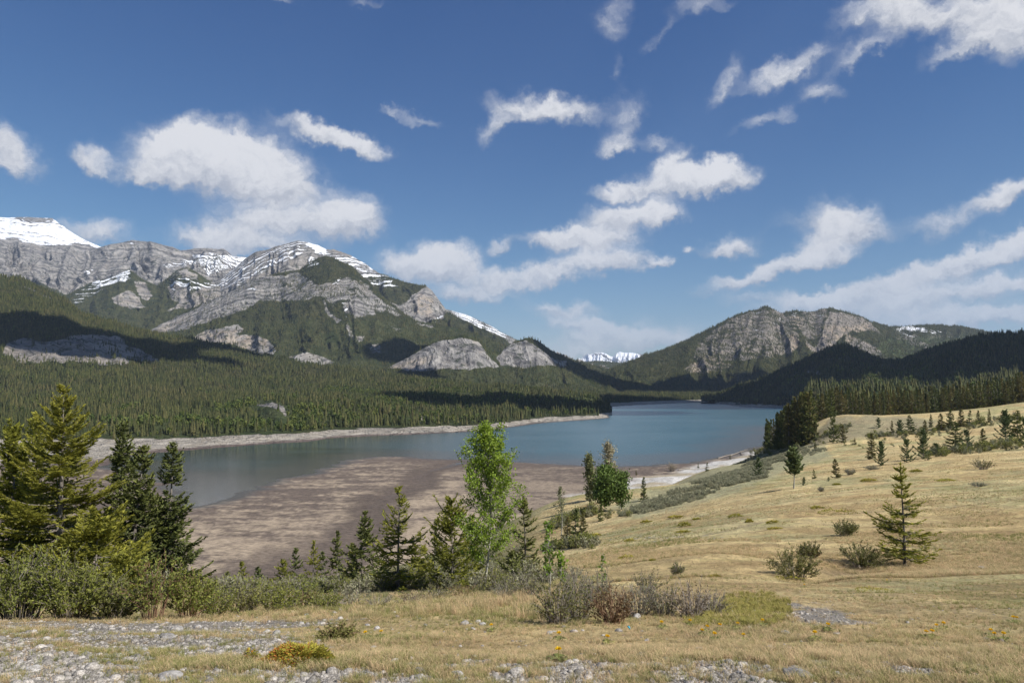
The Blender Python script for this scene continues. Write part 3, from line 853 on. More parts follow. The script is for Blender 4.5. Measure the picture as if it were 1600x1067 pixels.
CW = [  # (x, y, z below the eye) hidden ground
    (-700, 160, -52), (-400, 165, -52), (-150, 165, -51), (-60, 168, -50), (10, 215, -50), (40, 265, -48),
    (-900, 300, -75), (-300, 300, -75), (0, 360, -72), (70, 420, -62), (140, 520, -62), (-1200, 700, -90), (0, 700, -90), (180, 700, -60), (150, 440, -40),
    (0, 0, -1.5), (-8, -3, -1.4), (8, -3, -1.4), (-14, 1, -1.5), (14, 1, -1.5), (0, 2, -1.55), (-5, 2, -1.55), (5, 2, -1.55),
]
_pc = np.array([P(*c) for c in CTRL])
_pw = np.array([(a, b, EYE + c) for a, b, c in CW], float)
_pc = np.vstack([_pc, _pw])


def _dom(x, y):
    yy = np.maximum(y, -4) + 9.0
    return np.stack([x / yy * 3.0, np.log(yy) * 1.9], -1), yy


def _ker(a, b):
    d = np.sqrt(((a[:, None, :] - b[None, :, :]) ** 2).sum(-1) + 0.02)
    return d


_dc, _yc = _dom(_pc[:, 0], _pc[:, 1])
_vc = (_pc[:, 2] - EYE) / _yc
_mean = _vc.mean()
_wt = np.linalg.solve(_ker(_dc, _dc) + np.eye(len(_dc)) * 1e-4, _vc - _mean)


def hill0(x, y):
    sh_ = x.shape
    x, y = x.ravel(), y.ravel()
    out = np.empty(len(x))
    for i in range(0, len(x), 40000):
        d, yy = _dom(x[i:i + 40000], y[i:i + 40000])
        out[i:i + 40000] = (_ker(d, _dc) @ _wt + _mean) * yy + EYE
    return out.reshape(sh_)


# waterline of the near shore (photograph pixels on the lake level) and the flats behind it
SHORE = [(-400, 742), (60, 732), (140, 727), (215, 738), (280, 755), (295, 792), (330, 786), (400, 762), (470, 742), (530, 724), (560, 716), (620, 713), (680, 716), (730, 719),
         (790, 721), (850, 724), (905, 727), (960, 729), (1010, 728), (1050, 724), (1090, 719), (1120, 715), (1150, 707), (1175, 699), (1200, 690), (1222, 665), (1235, 650)]
_sw = [tuple(P(a, b, D_of(b, 0.0))[:2]) for a, b in SHORE]
MUDPOLY = _sw + [(900, 700), (900, -50), (-1200, -50), (-1200, _sw[0][1])]
# the spit of pale shingle
SPIT = [(862, 800), (870, 780), (900, 768), (935, 762), (965, 752), (990, 744), (1030, 740), (1060, 733), (1090, 722), (1130, 716), (1168, 703), (1200, 700), (1190, 722),
        (1140, 740), (1080, 762), (1010, 792), (960, 806), (930, 812), (880, 812)]
_spit = [tuple(P(a, b, D_of(b, 1.5))[:2]) for a, b in SPIT]
CHANNEL = [(720, 722), (700, 728), (672, 735), (655, 745), (662, 758), (620, 770), (590, 782), (575, 800), (583, 815), (560, 850), (520, 872), (470, 885), (420, 900)]
_chan = [tuple(P(a, b, D_of(b, 0.6))[:2]) for a, b in CHANNEL]


def flats(x, y):
    sd_ = sdpoly(x, y, MUDPOLY)
    rag = fbm(x / 26, y / 9, 4, 71) * 9 + fbm(x / 5, y / 5, 3, 72) * 2.2
    s_ = sd_ + rag * sstep(np.abs(sd_), 90, 5)
    z = np.clip(s_ * 0.02, -2.5, 0.35) + sstep(s_, 10, 120) * 0.5
    z = z + fbm(x / 30, y / 8, 4, 73) * 0.12 * sstep(s_, -5, 20)
    ch = segdist(x, y, _chan)
    cw = 3.2 + 2.5 * fbm(x / 20, y / 20, 2, 75)
    z = z - 0.36 * sstep(ch, cw + 3.5, cw * 0.4)
    sp = sdpoly(x, y, _spit) + fbm(x / 12, y / 12, 4, 74) * 5
    z = np.maximum(z, np.clip(sp * 0.12, -3, 1.7) + fbm(x / 9, y / 9, 3, 76) * 0.12)
    return z


def ground(x, y):
    x = np.asarray(x, float)
    y = np.asarray(y, float)
    h = hill0(x, y)
    dist = np.hypot(x, y)
    a = np.clip(dist / 60, 0.12, 2.0)
    h = h + fbm(x / 11, y / 11, 4, 61) * 0.17 * a * sstep(dist, 8, 40) + fbm(x / 1.7, y / 1.7, 4, 62) * 0.05 * sstep(dist, 3, 7)
    h = h + fbm(x / 0.45, y / 0.45, 3, 64) * 0.018
    # benches cut into the meadow
    for (pts, w, d) in BENCH:
        dd = segdist(x, y, pts)
        h = h - d * np.exp(-(dd / w) ** 2)
    f = flats(x, y)
    k = 0.8
    t = np.clip(0.5 + (h - f) / (2 * k), 0, 1)
    return f + (h - f) * t + k * t * (1 - t)


def hit(px, py, lo=3.0, hi=600.0):
    """first ground point on the ray through a pixel"""
    Ds = np.exp(np.linspace(math.log(lo), math.log(hi), 500))
    p = P(px, py, Ds)
    b = p[:, 2] - ground(p[:, 0], p[:, 1])
    k = np.argmax(b < 0) if (b < 0).any() else len(Ds) - 1
    return p[k]


BENCH = []
_b = []
for pts, w, d in [([(1080, 838), (1200, 812), (1330, 800), (1480, 792), (1600, 778)], 0.9, 0.16),
                  ([(1240, 905), (1340, 885)], 0.8, 0.2),
                  ([(1270, 702), (1330, 693), (1400, 684)], 2.2, 1.0),
                  ([(1430, 690), (1520, 680), (1600, 668)], 2.5, 0.8),
                  ([(960, 828), (1060, 808), (1160, 800)], 1.0, 0.25)]:
    _b.append(([tuple(hit(a, b)[:2]) for a, b in pts], w, d))
BENCH = _b


def gz(x, y):
    return float(ground(np.array([float(x)]), np.array([float(y)]))[0])


ys = np.concatenate([-12 + np.arange(0, 12, 0.5), np.exp(np.linspace(math.log(6), math.log(520), 620)) - 6, np.arange(518, 860, 4)])
sv = np.linspace(-1, 1, 760)
sv = np.sign(sv) * np.abs(sv) ** 1.15
Y_, S_ = np.meshgrid(ys, sv, indexing='ij')
X_ = S_ * (13 + 0.98 * (Y_ + 12))
# beyond the first 520 m the right side carries on under the far woods, the left side lies under the lake
Zg = ground(X_, Y_)
Zg = np.where(Zg < -3, -3, Zg)
NG = np.stack([X_, Y_, Zg], -1)


FLOW = []
for pts, w_, k_ in [([(300, 808), (380, 800), (460, 806), (560, 795)], 4.5, .7), ([(300, 846), (400, 838), (480, 826), (560, 822)], 3.5, .75), ([(300, 864), (380, 852), (440, 848), (520, 830)], 3.0, .6),
                    ([(330, 796), (420, 778), (520, 770), (640, 752)], 5, .5), ([(420, 765), (500, 748), (600, 738), (700, 730)], 5, .45), ([(760, 738), (820, 752), (880, 748), (960, 738)], 7, .6),
                    ([(700, 770), (760, 756), (850, 770)], 6, .55), ([(640, 800), (700, 790), (780, 800)], 5, .5)]:
    FLOW.append(([tuple(P(a, b, D_of(b, 0.7))[:2]) for a, b in pts], w_, k_))


def near_colors():
    x, y, z = NG[..., 0], NG[..., 1], NG[..., 2]
    px, py = pix(NG)
    front = y > 1.0
    px = np.where(front, px, 800 + x * 100)
    py = np.where(front, py, 1300)
    f = flats(x, y)
    hl = sstep(z - f, 0.15, 1.2)                                  # 1 on the hill
    dist = np.hypot(x, y)
    n1 = fbm(x / 14, y / 14, 5, 101)
    n2 = fbm(x / 2.6, y / 2.6, 4, 102)
    n3 = fbm(x / 0.5, y / 0.5, 4, 103)
    straw = np.array([0.445, 0.345, 0.175])
    straw2 = np.array([0.350, 0.262, 0.130])
    green = np.array([0.185, 0.180, 0.060])
    olive = np.array([0.270, 0.245, 0.125])
    sage = np.array([0.25, 0.235, 0.14])
    mudd = np.array([0.325, 0.260, 0.190])
    mudw = np.array([0.125, 0.098, 0.080])
    grav = np.array([0.340, 0.325, 0.310])
    L = lambda a, b, t: a + (b - a) * t[..., None]
    # meadow
    c = L(straw2 + 0 * z[..., None], straw, sstep(n2 + n1 * 0.7, -0.4, 0.4))
    c = L(c, olive, sstep(n1 + 0.4 * n2, -0.12, 0.25) * 0.85)
    gm = paint(NG, [([(860, 800), (1000, 790), (1250, 760), (1300, 790), (1120, 830), (960, 860), (860, 880)], 0.75),
                    ([(1280, 745), (1420, 755), (1600, 742), (1600, 775), (1500, 790), (1250, 800)], 0.45),
                    ([(1380, 850), (1600, 830), (1600, 905), (1480, 915), (1380, 900)], 0.35),
                    ([(960, 830), (1230, 800), (1230, 830), (1000, 850)], .3)], 31, 26, 16)
    c = L(c, olive * 0.95, gm * sstep(n2 + n1, -0.5, 0.3))
    c = L(c, green, sstep(n1 - 0.5 * n2, 0.18, 0.5) * 0.45)
    n4 = fbm(x / 5.5, y / 5.5, 5, 104, .6)
    c = L(c, np.array([0.27, 0.18, 0.085]), sstep(n4, 0.10, 0.42) * 0.55)
    c = L(c, np.array([0.50, 0.40, 0.22]), sstep(-n4, 0.12, 0.4) * 0.5)
    sg = paint(NG, [([(950, 790), (1060, 752), (1130, 722), (1190, 700), (1290, 690), (1300, 715), (1200, 748), (1100, 785), (1000, 810)], 0.9)], 32, 12, 8)
    c = L(c, sage, sg)
    side = paint(NG, [([(1255, 700), (1300, 652), (1420, 650), (1470, 662), (1400, 682), (1300, 690)], 0.8)], 35, 8, 6)
    c = L(c, np.array([0.19, 0.165, 0.105]), side)
    # steep shrubby bank on the left
    bank = sstep(px, 900, 760) * sstep(y, 14, 22)
    c = L(c, np.array([0.115, 0.115, 0.055]), bank * 0.85)
    for (pts, w, d) in BENCH:
        dd = segdist(x, y, pts)
        c = L(c, np.array([0.13, 0.105, 0.075]), np.exp(-(dd / (w * 0.8)) ** 2) * 0.5 * sstep(n2, -0.4, 0.2))
    # gravel patches in the foreground
    gv = gravel_mask(x, y, px, py)
    c = L(c, np.array([0.30, 0.265, 0.22]) * (1 + 0.15 * n3[..., None]), gv)
    yl = paint(NG, [([(1130, 935), (1180, 925), (1228, 938), (1235, 962), (1190, 975), (1120, 978), (1080, 965)], 0.8)], 33, 8, 5)
    c = L(c, np.array([0.24, 0.22, 0.06]), yl * .45)
    c = c * (1 + 0.10 * n3[..., None] + 0.08 * n2[..., None])
    # mud flats: wind rows of dry weed on wet silt
    a1 = fbm(x / 40 + 0.8 * n1, y / 11, 4, 111)
    w = x * 0.35 + y
    st = fbm(x / 15 + a1 * 2, w / 6.0 + a1 * 2.5, 6, 112, 0.62)
    st2 = fbm(x / 3.0 + a1, w / 2.2, 4, 113, 0.65)
    dry = sstep(z, 0.42, 0.85)
    m = sstep(st * 0.9 + st2 * 0.55 + 0.5 * a1 + dry * 0.65 - 0.20, -0.30, 0.40)
    cm = L(mudw + 0 * z[..., None], mudd, m)
    ch = segdist(x, y, _chan)
    cm = L(cm, mudw * 0.8, sstep(ch + fbm(x / 9, y / 9, 3, 117) * 7, 15, 6) * 0.92)
    for (pts, w_, k_) in FLOW:
        dd = segdist(x + fbm(x / 25, y / 25, 3, 118) * 9, y + fbm(x / 25, y / 25, 3, 119) * 9, pts)
        cm = L(cm, mudw, sstep(dd, w_, w_ * 0.25) * k_ * 0.6)
    cm = L(cm, np.array([0.085, 0.082, 0.072]), sstep(z, 0.2, 0.02))
    lowleft = paint(NG, [([(300, 905), (430, 850), (560, 815), (600, 830), (560, 900), (300, 960)], 0.85), ([(140, 688), (300, 690), (300, 720), (140, 724)], .4), ([(540, 712), (760, 714), (900, 722), (1000, 745), (860, 800), (760, 810), (720, 760), (700, 735), (560, 726)], .5), ([(650, 740), (700, 740), (640, 780), (610, 830), (570, 830), (600, 780)], .5)], 34, 14, 12)
    cm = L(cm, mudw, lowleft * 0.8)
    sp = sdpoly(x, y, _spit) + fbm(x / 10, y / 10, 4, 74) * 5
    spm = sstep(sp, -3, 5)
    gcol = L(grav * 0.92 + 0 * z[..., None], grav * 1.32, sstep(fbm(x / 3, y / 3, 5, 115, .65), -0.35, 0.35))
    gcol = L(gcol, np.array([0.24, 0.19, 0.11]), sstep(fbm(x / 16, y / 16, 3, 116), 0.12, 0.4) * 0.7)
    cm = L(cm, gcol, spm)
    c = L(cm, c, hl)
    wet = (1 - hl) * (1 - spm) * (0.25 + 0.75 * sstep(z, 0.35, 0.05))
    return c, hl, gv, wet, (1 - hl) * (1 - spm)


def gravel_mask(x, y, px, py):
    a = fbm(x / 0.9, y / 0.7, 4, 121) * 0.45 + fbm(x / 0.22, y / 0.22, 3, 122) * 0.45
    m = sstep(py, 958, 975) * sstep(px, 600, 380) * (0.61 + 0 * x)                      # left shoulder
    m = np.maximum(m, sstep(py, 1012, 1045) * 0.42)
    m = np.maximum(m, sstep(py, 1012, 1040) * sstep(px, 780, 880) * sstep(px, 1330, 1150) * 0.66)
    m = np.maximum(m, 0.85 * np.exp(-((px - 1290 - (py - 965) * 2.0) / 55) ** 2 - ((py - 965) / 22) ** 2))   # rut
    m = np.maximum(m, 0.72 * np.exp(-((px - 1420 - (py - 1040) * 3.0) / 110) ** 2 - ((py - 1040) / 16) ** 2))
    m = np.maximum(m, 0.62 * np.exp(-((px - 430) / 130) ** 2 - ((py - 975) / 14) ** 2))
    m = np.maximum(m, 0.45 * np.exp(-((px - 1040) / 110) ** 2 - ((py - 840) / 6) ** 2))
    t = m + a * 0.85
    return sstep(t, 0.42, 0.62) * (m > 0.12)


colr, hl_, gv_, wet_, mud_ = near_colors()


def near_mat():
    m, g = new_mat('meadow, mud and shingle')
    pos = g.node('ShaderNodeNewGeometry').outputs['Position']
    at = lambda n, o='Fac': g.node('ShaderNodeAttribute', attribute_name=n).outputs[o]
    c = at('base', 'Color')
    hl, gv, wet, mud = at('hill'), at('gravel'), at('wet'), at('mud')
    fine = g.noise(pos, 9, 6, 0.75)
    blade = g.noise(g.vmath('MULTIPLY', pos, (1.0, 0.35, 1.0)), 2.2, 8, 0.78)
    mid_ = g.noise(pos, 0.45, 5, 0.7)
    val = g.math('MULTIPLY', g.math('MULTIPLY_ADD', g.step(blade, 0.3, 0.7), 0.75, 0.84), g.math('MULTIPLY_ADD', g.step(mid_, 0.36, 0.64), 0.42, 0.79))
    val2 = g.math('MULTIPLY_ADD', g.step(fine, 0.3, 0.7), 0.5, 0.75)
    v = g.math('MULTIPLY', val, val2)
    tuss = g.step(g.noise(pos, 0.9, 5, 0.7), 0.5, 0.62)
    hill_c = g.mix(g.math('MULTIPLY', tuss, 0.4), c, g.vmath('MULTIPLY', c, (0.62, 0.74, 0.6)))
    # mud: short ripples of weed
    rip = g.noise(g.vmath('MULTIPLY', pos, (0.5, 1.0, 1.0)), 1.1, 6, 0.7)
    mud_c = g.vmath('SCALE', c, g.math('MULTIPLY_ADD', g.step(rip, 0.36, 0.62), 0.62, 0.64))
    col = g.mix(mud, g.vmath('SCALE', hill_c, v), mud_c)
    vor = g.node('ShaderNodeTexVoronoi', {'Vector': pos, 'Scale': 26.0}, feature='F1')
    stone = g.mix(g.math('MULTIPLY', vor.outputs['Distance'], 1.1), (0.42, 0.39, 0.35), (0.16, 0.135, 0.11))
    sc = g.node('ShaderNodeSeparateXYZ', {0: vor.outputs['Color']})
    stone = g.vmath('SCALE', stone, g.math('MULTIPLY_ADD', sc.outputs[0], 0.8, 0.5))
    col = g.mix(g.math('MULTIPLY', gv, 0.75), col, stone)
    h = g.math('ADD', g.math('MULTIPLY', blade, 0.9), g.math('MULTIPLY', fine, 0.25))
    h = g.math('ADD', h, g.math('MULTIPLY', rip, g.math('MULTIPLY', mud, 0.8)))
    bp = g.node('ShaderNodeBump', {'Strength': 1.0, 'Distance': 0.22, 'Height': h})
    finish(g, col, g.math('SUBTRACT', 0.95, g.math('MULTIPLY', wet, 0.45)), bp.outputs[0], 0.15)
    return m


me = mesh_np('ground', NG.reshape(-1, 3), grid_quads(*NG.shape[:2]),
             attrs=dict(base=colr.reshape(-1, 3), hill=hl_.ravel(), gravel=gv_.ravel(), wet=wet_.ravel(), mud=mud_.ravel()), smooth=True)
ground_o = link('ground', me, near_mat(), kind='structure', label='dry grass hillside running down to brown mud flats')

# lake bed far below everything, reaching the horizon
mb, g = new_mat('lake bed silt')
finish(g, g.mix(g.noise(g.node('ShaderNodeNewGeometry').outputs['Position'], 0.05, 4), (0.10, 0.085, 0.07), (0.16, 0.14, 0.11)))
me = mesh_np('terrain', [(-16000, -400, -6), (16000, -400, -6), (16000, 24000, -6), (-16000, 24000, -6)], [(0, 1, 2, 3)])
link('terrain', me, mb, kind='structure', label='silt lake bed and land reaching the horizon')


# ------------------------------------------------------------------ the lake
def lake():
    nx, ny = 420, 420
    ys = np.exp(np.linspace(math.log(120), math.log(4200), ny))
    s = np.linspace(-1, 1, nx)
    Y, S = np.meshgrid(ys, s, indexing='ij')
    X = S * Y * 0.9
    dep = -np.where(Y < 850, flats(X, Y), -2.5)
    dep = dep + fbm(X / 40, Y / 22, 4, 201) * 0.5
    sh = sstep(dep, 1.3, 0.05)
    # the left arm is silty, the open lake is turquoise
    px, py = pix(np.stack([X, Y, 0 * X], -1))
    arm = sstep(px, 900, 480)
    sh = np.maximum(sh, arm * 0.25)
    sh = np.maximum(sh, paint(np.stack([X, Y, 0 * X], -1), [([(600, 712), (720, 700), (1000, 715), (1060, 722), (960, 735), (700, 730)], 0.45),
                     ([(200, 760), (300, 735), (420, 720), (520, 715), (440, 745), (300, 790)], .5), ([(330, 706), (480, 700), (480, 706), (330, 715)], .5)], 41, 14, 14))
    V = np.stack([X, Y, 0 * X], -1)
    m, g = new_mat('lake water')
    pos = g.node('ShaderNodeNewGeometry').outputs['Position']
    at = lambda n: g.node('ShaderNodeAttribute', attribute_name=n).outputs['Fac']
    deepc = g.mix(at('arm'), (0.030, 0.084, 0.100), (0.026, 0.042, 0.042))
    patch = g.noise(g.vmath('MULTIPLY', pos, (0.35, 1.0, 1.0)), 0.012, 5, 0.6)
    deepc = g.mix(g.math('MULTIPLY', g.step(patch, 0.42, 0.6), 0.45), deepc, (0.07, 0.125, 0.14))
    c = g.mix(at('shallow'), deepc, (0.080, 0.080, 0.072))
    w = g.noise(g.vmath('MULTIPLY', pos, (0.7, 1.0, 1.0)), 1.6, 5, 0.65)
    wl = g.noise(g.vmath('MULTIPLY', pos, (0.3, 1.0, 1.0)), 0.06, 4, 0.6)
    bp = g.node('ShaderNodeBump', {'Strength': 0.8, 'Distance': g.math('MULTIPLY_ADD', at('arm'), -0.265, 0.28), 'Height': g.math('ADD', w, g.math('MULTIPLY', wl, 0.6))})
    rough = g.math('SUBTRACT', g.math('MULTIPLY_ADD', patch, 0.12, 0.16), g.math('MULTIPLY', at('arm'), 0.12))
    finish(g, c, rough, bp.outputs[0], 0.5, IOR=1.33)
    me = mesh_np('water', V.reshape(-1, 3), grid_quads(ny, nx), attrs=dict(shallow=sh.ravel(), arm=arm.ravel()), smooth=True)
    link('water', me, m, kind='structure', label='turquoise reservoir lake with a silty shallow arm')


lake()


# ------------------------------------------------------------------ plants: shared pieces
def leaf_mat(name, dark, light, trans=0.25, rnd=0.25, rough=0.7, patch=0.0, other=(0.07, 0.06, 0.025)):
    m, g = new_mat(name)
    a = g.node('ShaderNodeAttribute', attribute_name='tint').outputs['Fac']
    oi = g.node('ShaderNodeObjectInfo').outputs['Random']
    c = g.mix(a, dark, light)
    if patch:
        pos = g.node('ShaderNodeNewGeometry').outputs['Position']
        c = g.mix(g.math('MULTIPLY', g.step(g.noise(pos, 0.012, 4, 0.6), 0.46, 0.62), patch), c, other)
    hs = g.node('ShaderNodeHueSaturation', {'Color': c, 'Hue': g.math('MULTIPLY_ADD', oi, -0.03 * rnd * 4, 0.5 + 0.06 * rnd),
                                             'Value': g.math('MULTIPLY_ADD', oi, rnd * 1.6, 1 - rnd * 0.8)})
    p = g.node('ShaderNodeBsdfPrincipled', {'Base Color': hs.outputs[0], 'Roughness': rough, 'Specular IOR Level': 0.25})
    tr = g.node('ShaderNodeBsdfTranslucent', {'Color': hs.outputs[0]})
    mx = g.node('ShaderNodeMixShader', {0: trans, 1: p, 2: tr})
    o = g.node('ShaderNodeOutputMaterial', {0: mx})
    return m


def bark_mat(name, a, b, scale=14):
    m, g = new_mat(name)
    pos = g.node('ShaderNodeTexCoord').outputs['Object']
    n = g.noise(g.vmath('MULTIPLY', pos, (1, 1, 0.4)), scale, 5, 0.7)
    bp = g.node('ShaderNodeBump', {'Strength': 0.6, 'Distance': 0.02, 'Height': n})
    finish(g, g.mix(g.step(n, 0.35, 0.65), a, b), 0.9, bp.outputs[0])
    return m


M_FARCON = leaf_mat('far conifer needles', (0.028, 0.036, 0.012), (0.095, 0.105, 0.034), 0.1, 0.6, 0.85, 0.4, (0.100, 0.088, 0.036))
M_FARLEAF = leaf_mat('far aspen leaves', (0.065, 0.090, 0.022), (0.165, 0.200, 0.050), 0.25, 0.45, 0.8)


def far_conifer(seed, tiers=6, pts=8, slim=0.19):
    rng = random.Random(seed)
    V, T, A = [], [], []
    z = 0.10
    for k in range(tiers):
        t = k / tiers
        r = slim * (1 - t) ** 0.85 * rng.uniform(0.85, 1.15) + 0.012
        z0 = 0.06 + 0.94 * t
        z1 = min(1.0, z0 + 1.45 / tiers * 1.25) if k < tiers - 1 else 1.0
        c = len(V)
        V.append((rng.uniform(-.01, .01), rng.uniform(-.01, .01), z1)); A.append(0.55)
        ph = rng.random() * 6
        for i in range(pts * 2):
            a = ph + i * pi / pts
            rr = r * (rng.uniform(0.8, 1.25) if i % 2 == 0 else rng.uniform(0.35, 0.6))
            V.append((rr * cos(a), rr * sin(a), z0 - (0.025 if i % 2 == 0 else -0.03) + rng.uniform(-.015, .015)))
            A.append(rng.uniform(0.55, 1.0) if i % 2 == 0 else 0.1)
        for i in range(pts * 2):
            T.append((c, c + 1 + i, c + 1 + (i + 1) % (pts * 2)))
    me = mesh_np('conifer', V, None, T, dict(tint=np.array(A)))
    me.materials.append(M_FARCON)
    return me


def far_aspen(seed, n=46):
    rng = np.random.default_rng(seed)
    V, Q, A = [], [], []
    for i in range(n):
        d = rng.normal(size=3)
        d /= np.linalg.norm(d)
        c = np.array([0, 0, 0.60]) + d * np.array([0.24, 0.24, 0.36]) * rng.uniform(0.55, 1.0)
        s = rng.uniform(0.07, 0.13)
        nrm = d + rng.normal(size=3) * 0.6
        nrm /= np.linalg.norm(nrm)
        u = np.cross(nrm, rng.normal(size=3)); u /= np.linalg.norm(u)
        v = np.cross(nrm, u)
        k = len(V)
        for (p, q) in ((-1, -.8), (.9, -1), (1, .9), (-.8, 1)):
            V.append(tuple(c + u * s * p + v * s * q)); A.append(rng.uniform(0, 1))
        Q.append((k, k + 1, k + 2, k + 3))
    k = len(V)
    V += [(-.012, 0, 0), (.012, 0, 0), (.006, 0.01, .6), (-.006, 0.01, .6)]; A += [0.0] * 4
    Q.append((k, k + 1, k + 2, k + 3))
    me = mesh_np('aspen', V, Q, None, dict(tint=np.array(A)))
    me.materials.append(M_FARLEAF)
    return me


def instancer(name, pts, scale, rotz, kinds, protos, tilt=None, zs=None, **props):
    """one stuff object: points that carry instances of the given meshes"""
    me = bpy.data.meshes.new(name)
    me.vertices.add(len(pts))
    me.vertices.foreach_set('co', np.asarray(pts, np.float32).ravel())
    sc = np.stack([scale, scale, scale if zs is None else zs], -1)
    for nm, v, ty in (('sc', sc, 'FLOAT_VECTOR'), ('rot', np.stack([tilt[0] if tilt is not None else 0 * rotz, tilt[1] if tilt is not None else 0 * rotz, rotz], -1), 'FLOAT_VECTOR')):
        a = me.attributes.new(nm, ty, 'POINT')
        a.data.foreach_set('vector', np.asarray(v, np.float32).ravel())
    a = me.attributes.new('k', 'INT', 'POINT')
    a.data.foreach_set('value', np.asarray(kinds, np.int32))
    o = bpy.data.objects.new(name, me)
    COL.objects.link(o)
    ng = bpy.data.node_groups.new(name + ' scatter', 'GeometryNodeTree')
    ng.interface.new_socket('Geometry', in_out='INPUT', socket_type='NodeSocketGeometry')
    ng.interface.new_socket('Geometry', in_out='OUTPUT', socket_type='NodeSocketGeometry')
    N, Lk = ng.nodes, ng.links
    gi, go = N.new('NodeGroupInput'), N.new('NodeGroupOutput')
    join = N.new('GeometryNodeJoinGeometry')

    def named(nm, ty):
        n = N.new('GeometryNodeInputNamedAttribute')
        n.data_type = ty
        n.inputs[0].default_value = nm
        return n.outputs[0]
    for i, pm in enumerate(protos):
        po = bpy.data.objects.new(name + '_source', pm)       # never linked to the scene: only its shape is used
        oi = N.new('GeometryNodeObjectInfo')
        oi.inputs['Object'].default_value = po
        oi.inputs['As Instance'].default_value = True
        ip = N.new('GeometryNodeInstanceOnPoints')
        cmp_ = N.new('FunctionNodeCompare')
        cmp_.data_type = 'INT'
        cmp_.operation = 'EQUAL'
        Lk.new(named('k', 'INT'), cmp_.inputs[2])
        cmp_.inputs[3].default_value = i
        Lk.new(gi.outputs[0], ip.inputs['Points'])
        Lk.new(cmp_.outputs[0], ip.inputs['Selection'])
        Lk.new(oi.outputs['Geometry'], ip.inputs['Instance'])
        e2r = N.new('FunctionNodeEulerToRotation')
        Lk.new(named('rot', 'FLOAT_VECTOR'), e2r.inputs[0])
        Lk.new(e2r.outputs[0], ip.inputs['Rotation'])
        Lk.new(named('sc', 'FLOAT_VECTOR'), ip.inputs['Scale'])
        Lk.new(ip.outputs[0], join.inputs[0])
    Lk.new(join.outputs[0], go.inputs[0])
    md = o.modifiers.new('scatter', 'NODES')
    md.node_group = ng
    for k, v in props.items():
        o[k] = v
    return o


def forest_build():
    rng = np.random.default_rng(5)
    p = np.vstack([f[0] for f in FOREST])
    h = np.concatenate([f[1] for f in FOREST])
    k = np.concatenate([f[2] for f in FOREST])
    print('forest trees', len(p))
    kinds = np.where(k == 1, 3 + rng.integers(0, 2, len(p)), rng.integers(0, 3, len(p)))
    p = p - np.array([0, 0, 0.4])
    w = h * rng.uniform(0.6, 0.95, len(p))
    protos = [far_conifer(1), far_conifer(2, 7, 7, 0.165), far_conifer(3, 5, 8, 0.22), far_aspen(4), far_aspen(5)]
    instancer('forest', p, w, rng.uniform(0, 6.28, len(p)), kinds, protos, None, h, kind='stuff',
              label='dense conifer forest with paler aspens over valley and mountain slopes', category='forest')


forest_build()


# ------------------------------------------------------------------ plant builders
def unit(v):
    return v / (np.linalg.norm(v, axis=-1, keepdims=True) + 1e-9)


class Geo:
    def __init__(s):
        s.V, s.Q, s.A, s.n = [], [], [], 0

    def quads(s, q, tint):                       # q (n,4,3), tint (n,) or (n,4)
        n = len(q)
        if n == 0:
            return
        s.V.append(q.reshape(-1, 3))
        t = np.asarray(tint, float)
        if t.ndim == 1:
            t = np.repeat(t[:, None], 4, 1)
        s.A.append(t.reshape(-1))
        s.Q.append(np.arange(s.n, s.n + 4 * n).reshape(-1, 4))
        s.n += 4 * n

    def tube(s, pts, rad, sides=4, tint=0.5):
        pts = np.asarray(pts, float)
        d = unit(np.gradient(pts, axis=0))
        ref = np.where(np.abs(d[:, 2:3]) > 0.9, np.array([[1., 0, 0]]), np.array([[0, 0, 1.]]))
        a = unit(np.cross(d, ref))
        b = np.cross(d, a)
        th = np.linspace(0, 2 * pi, sides, endpoint=False)
        ring = pts[:, None] + (a[:, None] * np.cos(th)[None, :, None] + b[:, None] * np.sin(th)[None, :, None]) * np.asarray(rad)[:, None, None]
        k = len(pts)
        s.V.append(ring.reshape(-1, 3))
        s.A.append(np.full(k * sides, tint))
        i = s.n + np.arange(k * sides).reshape(k, sides)
        s.Q.append(np.stack([i[:-1], np.roll(i[:-1], -1, 1), np.roll(i[1:], -1, 1), i[1:]], -1).reshape(-1, 4))
        s.n += k * sides

    def mesh(s, name, mat, smooth=False):
        me = mesh_np(name, np.concatenate(s.V), np.concatenate(s.Q), None, dict(tint=np.concatenate(s.A)), smooth)
        me.materials.append(mat)
        return me


def diamonds(rng, c, ax, ln, wd, tilt=1.0):
    n = len(c)
    ax = unit(ax)
    r = rng.normal(size=(n, 3))
    r[:, 2] *= tilt
    sd_ = unit(np.cross(ax, r))
    ln = np.broadcast_to(ln, (n,))[:, None]
    wd = np.broadcast_to(wd, (n,))[:, None]
    return np.stack([c - ax * ln * .5, c + sd_ * wd * .5 - ax * ln * .08, c + ax * ln * .5, c - sd_ * wd * .5 - ax * ln * .08], 1)


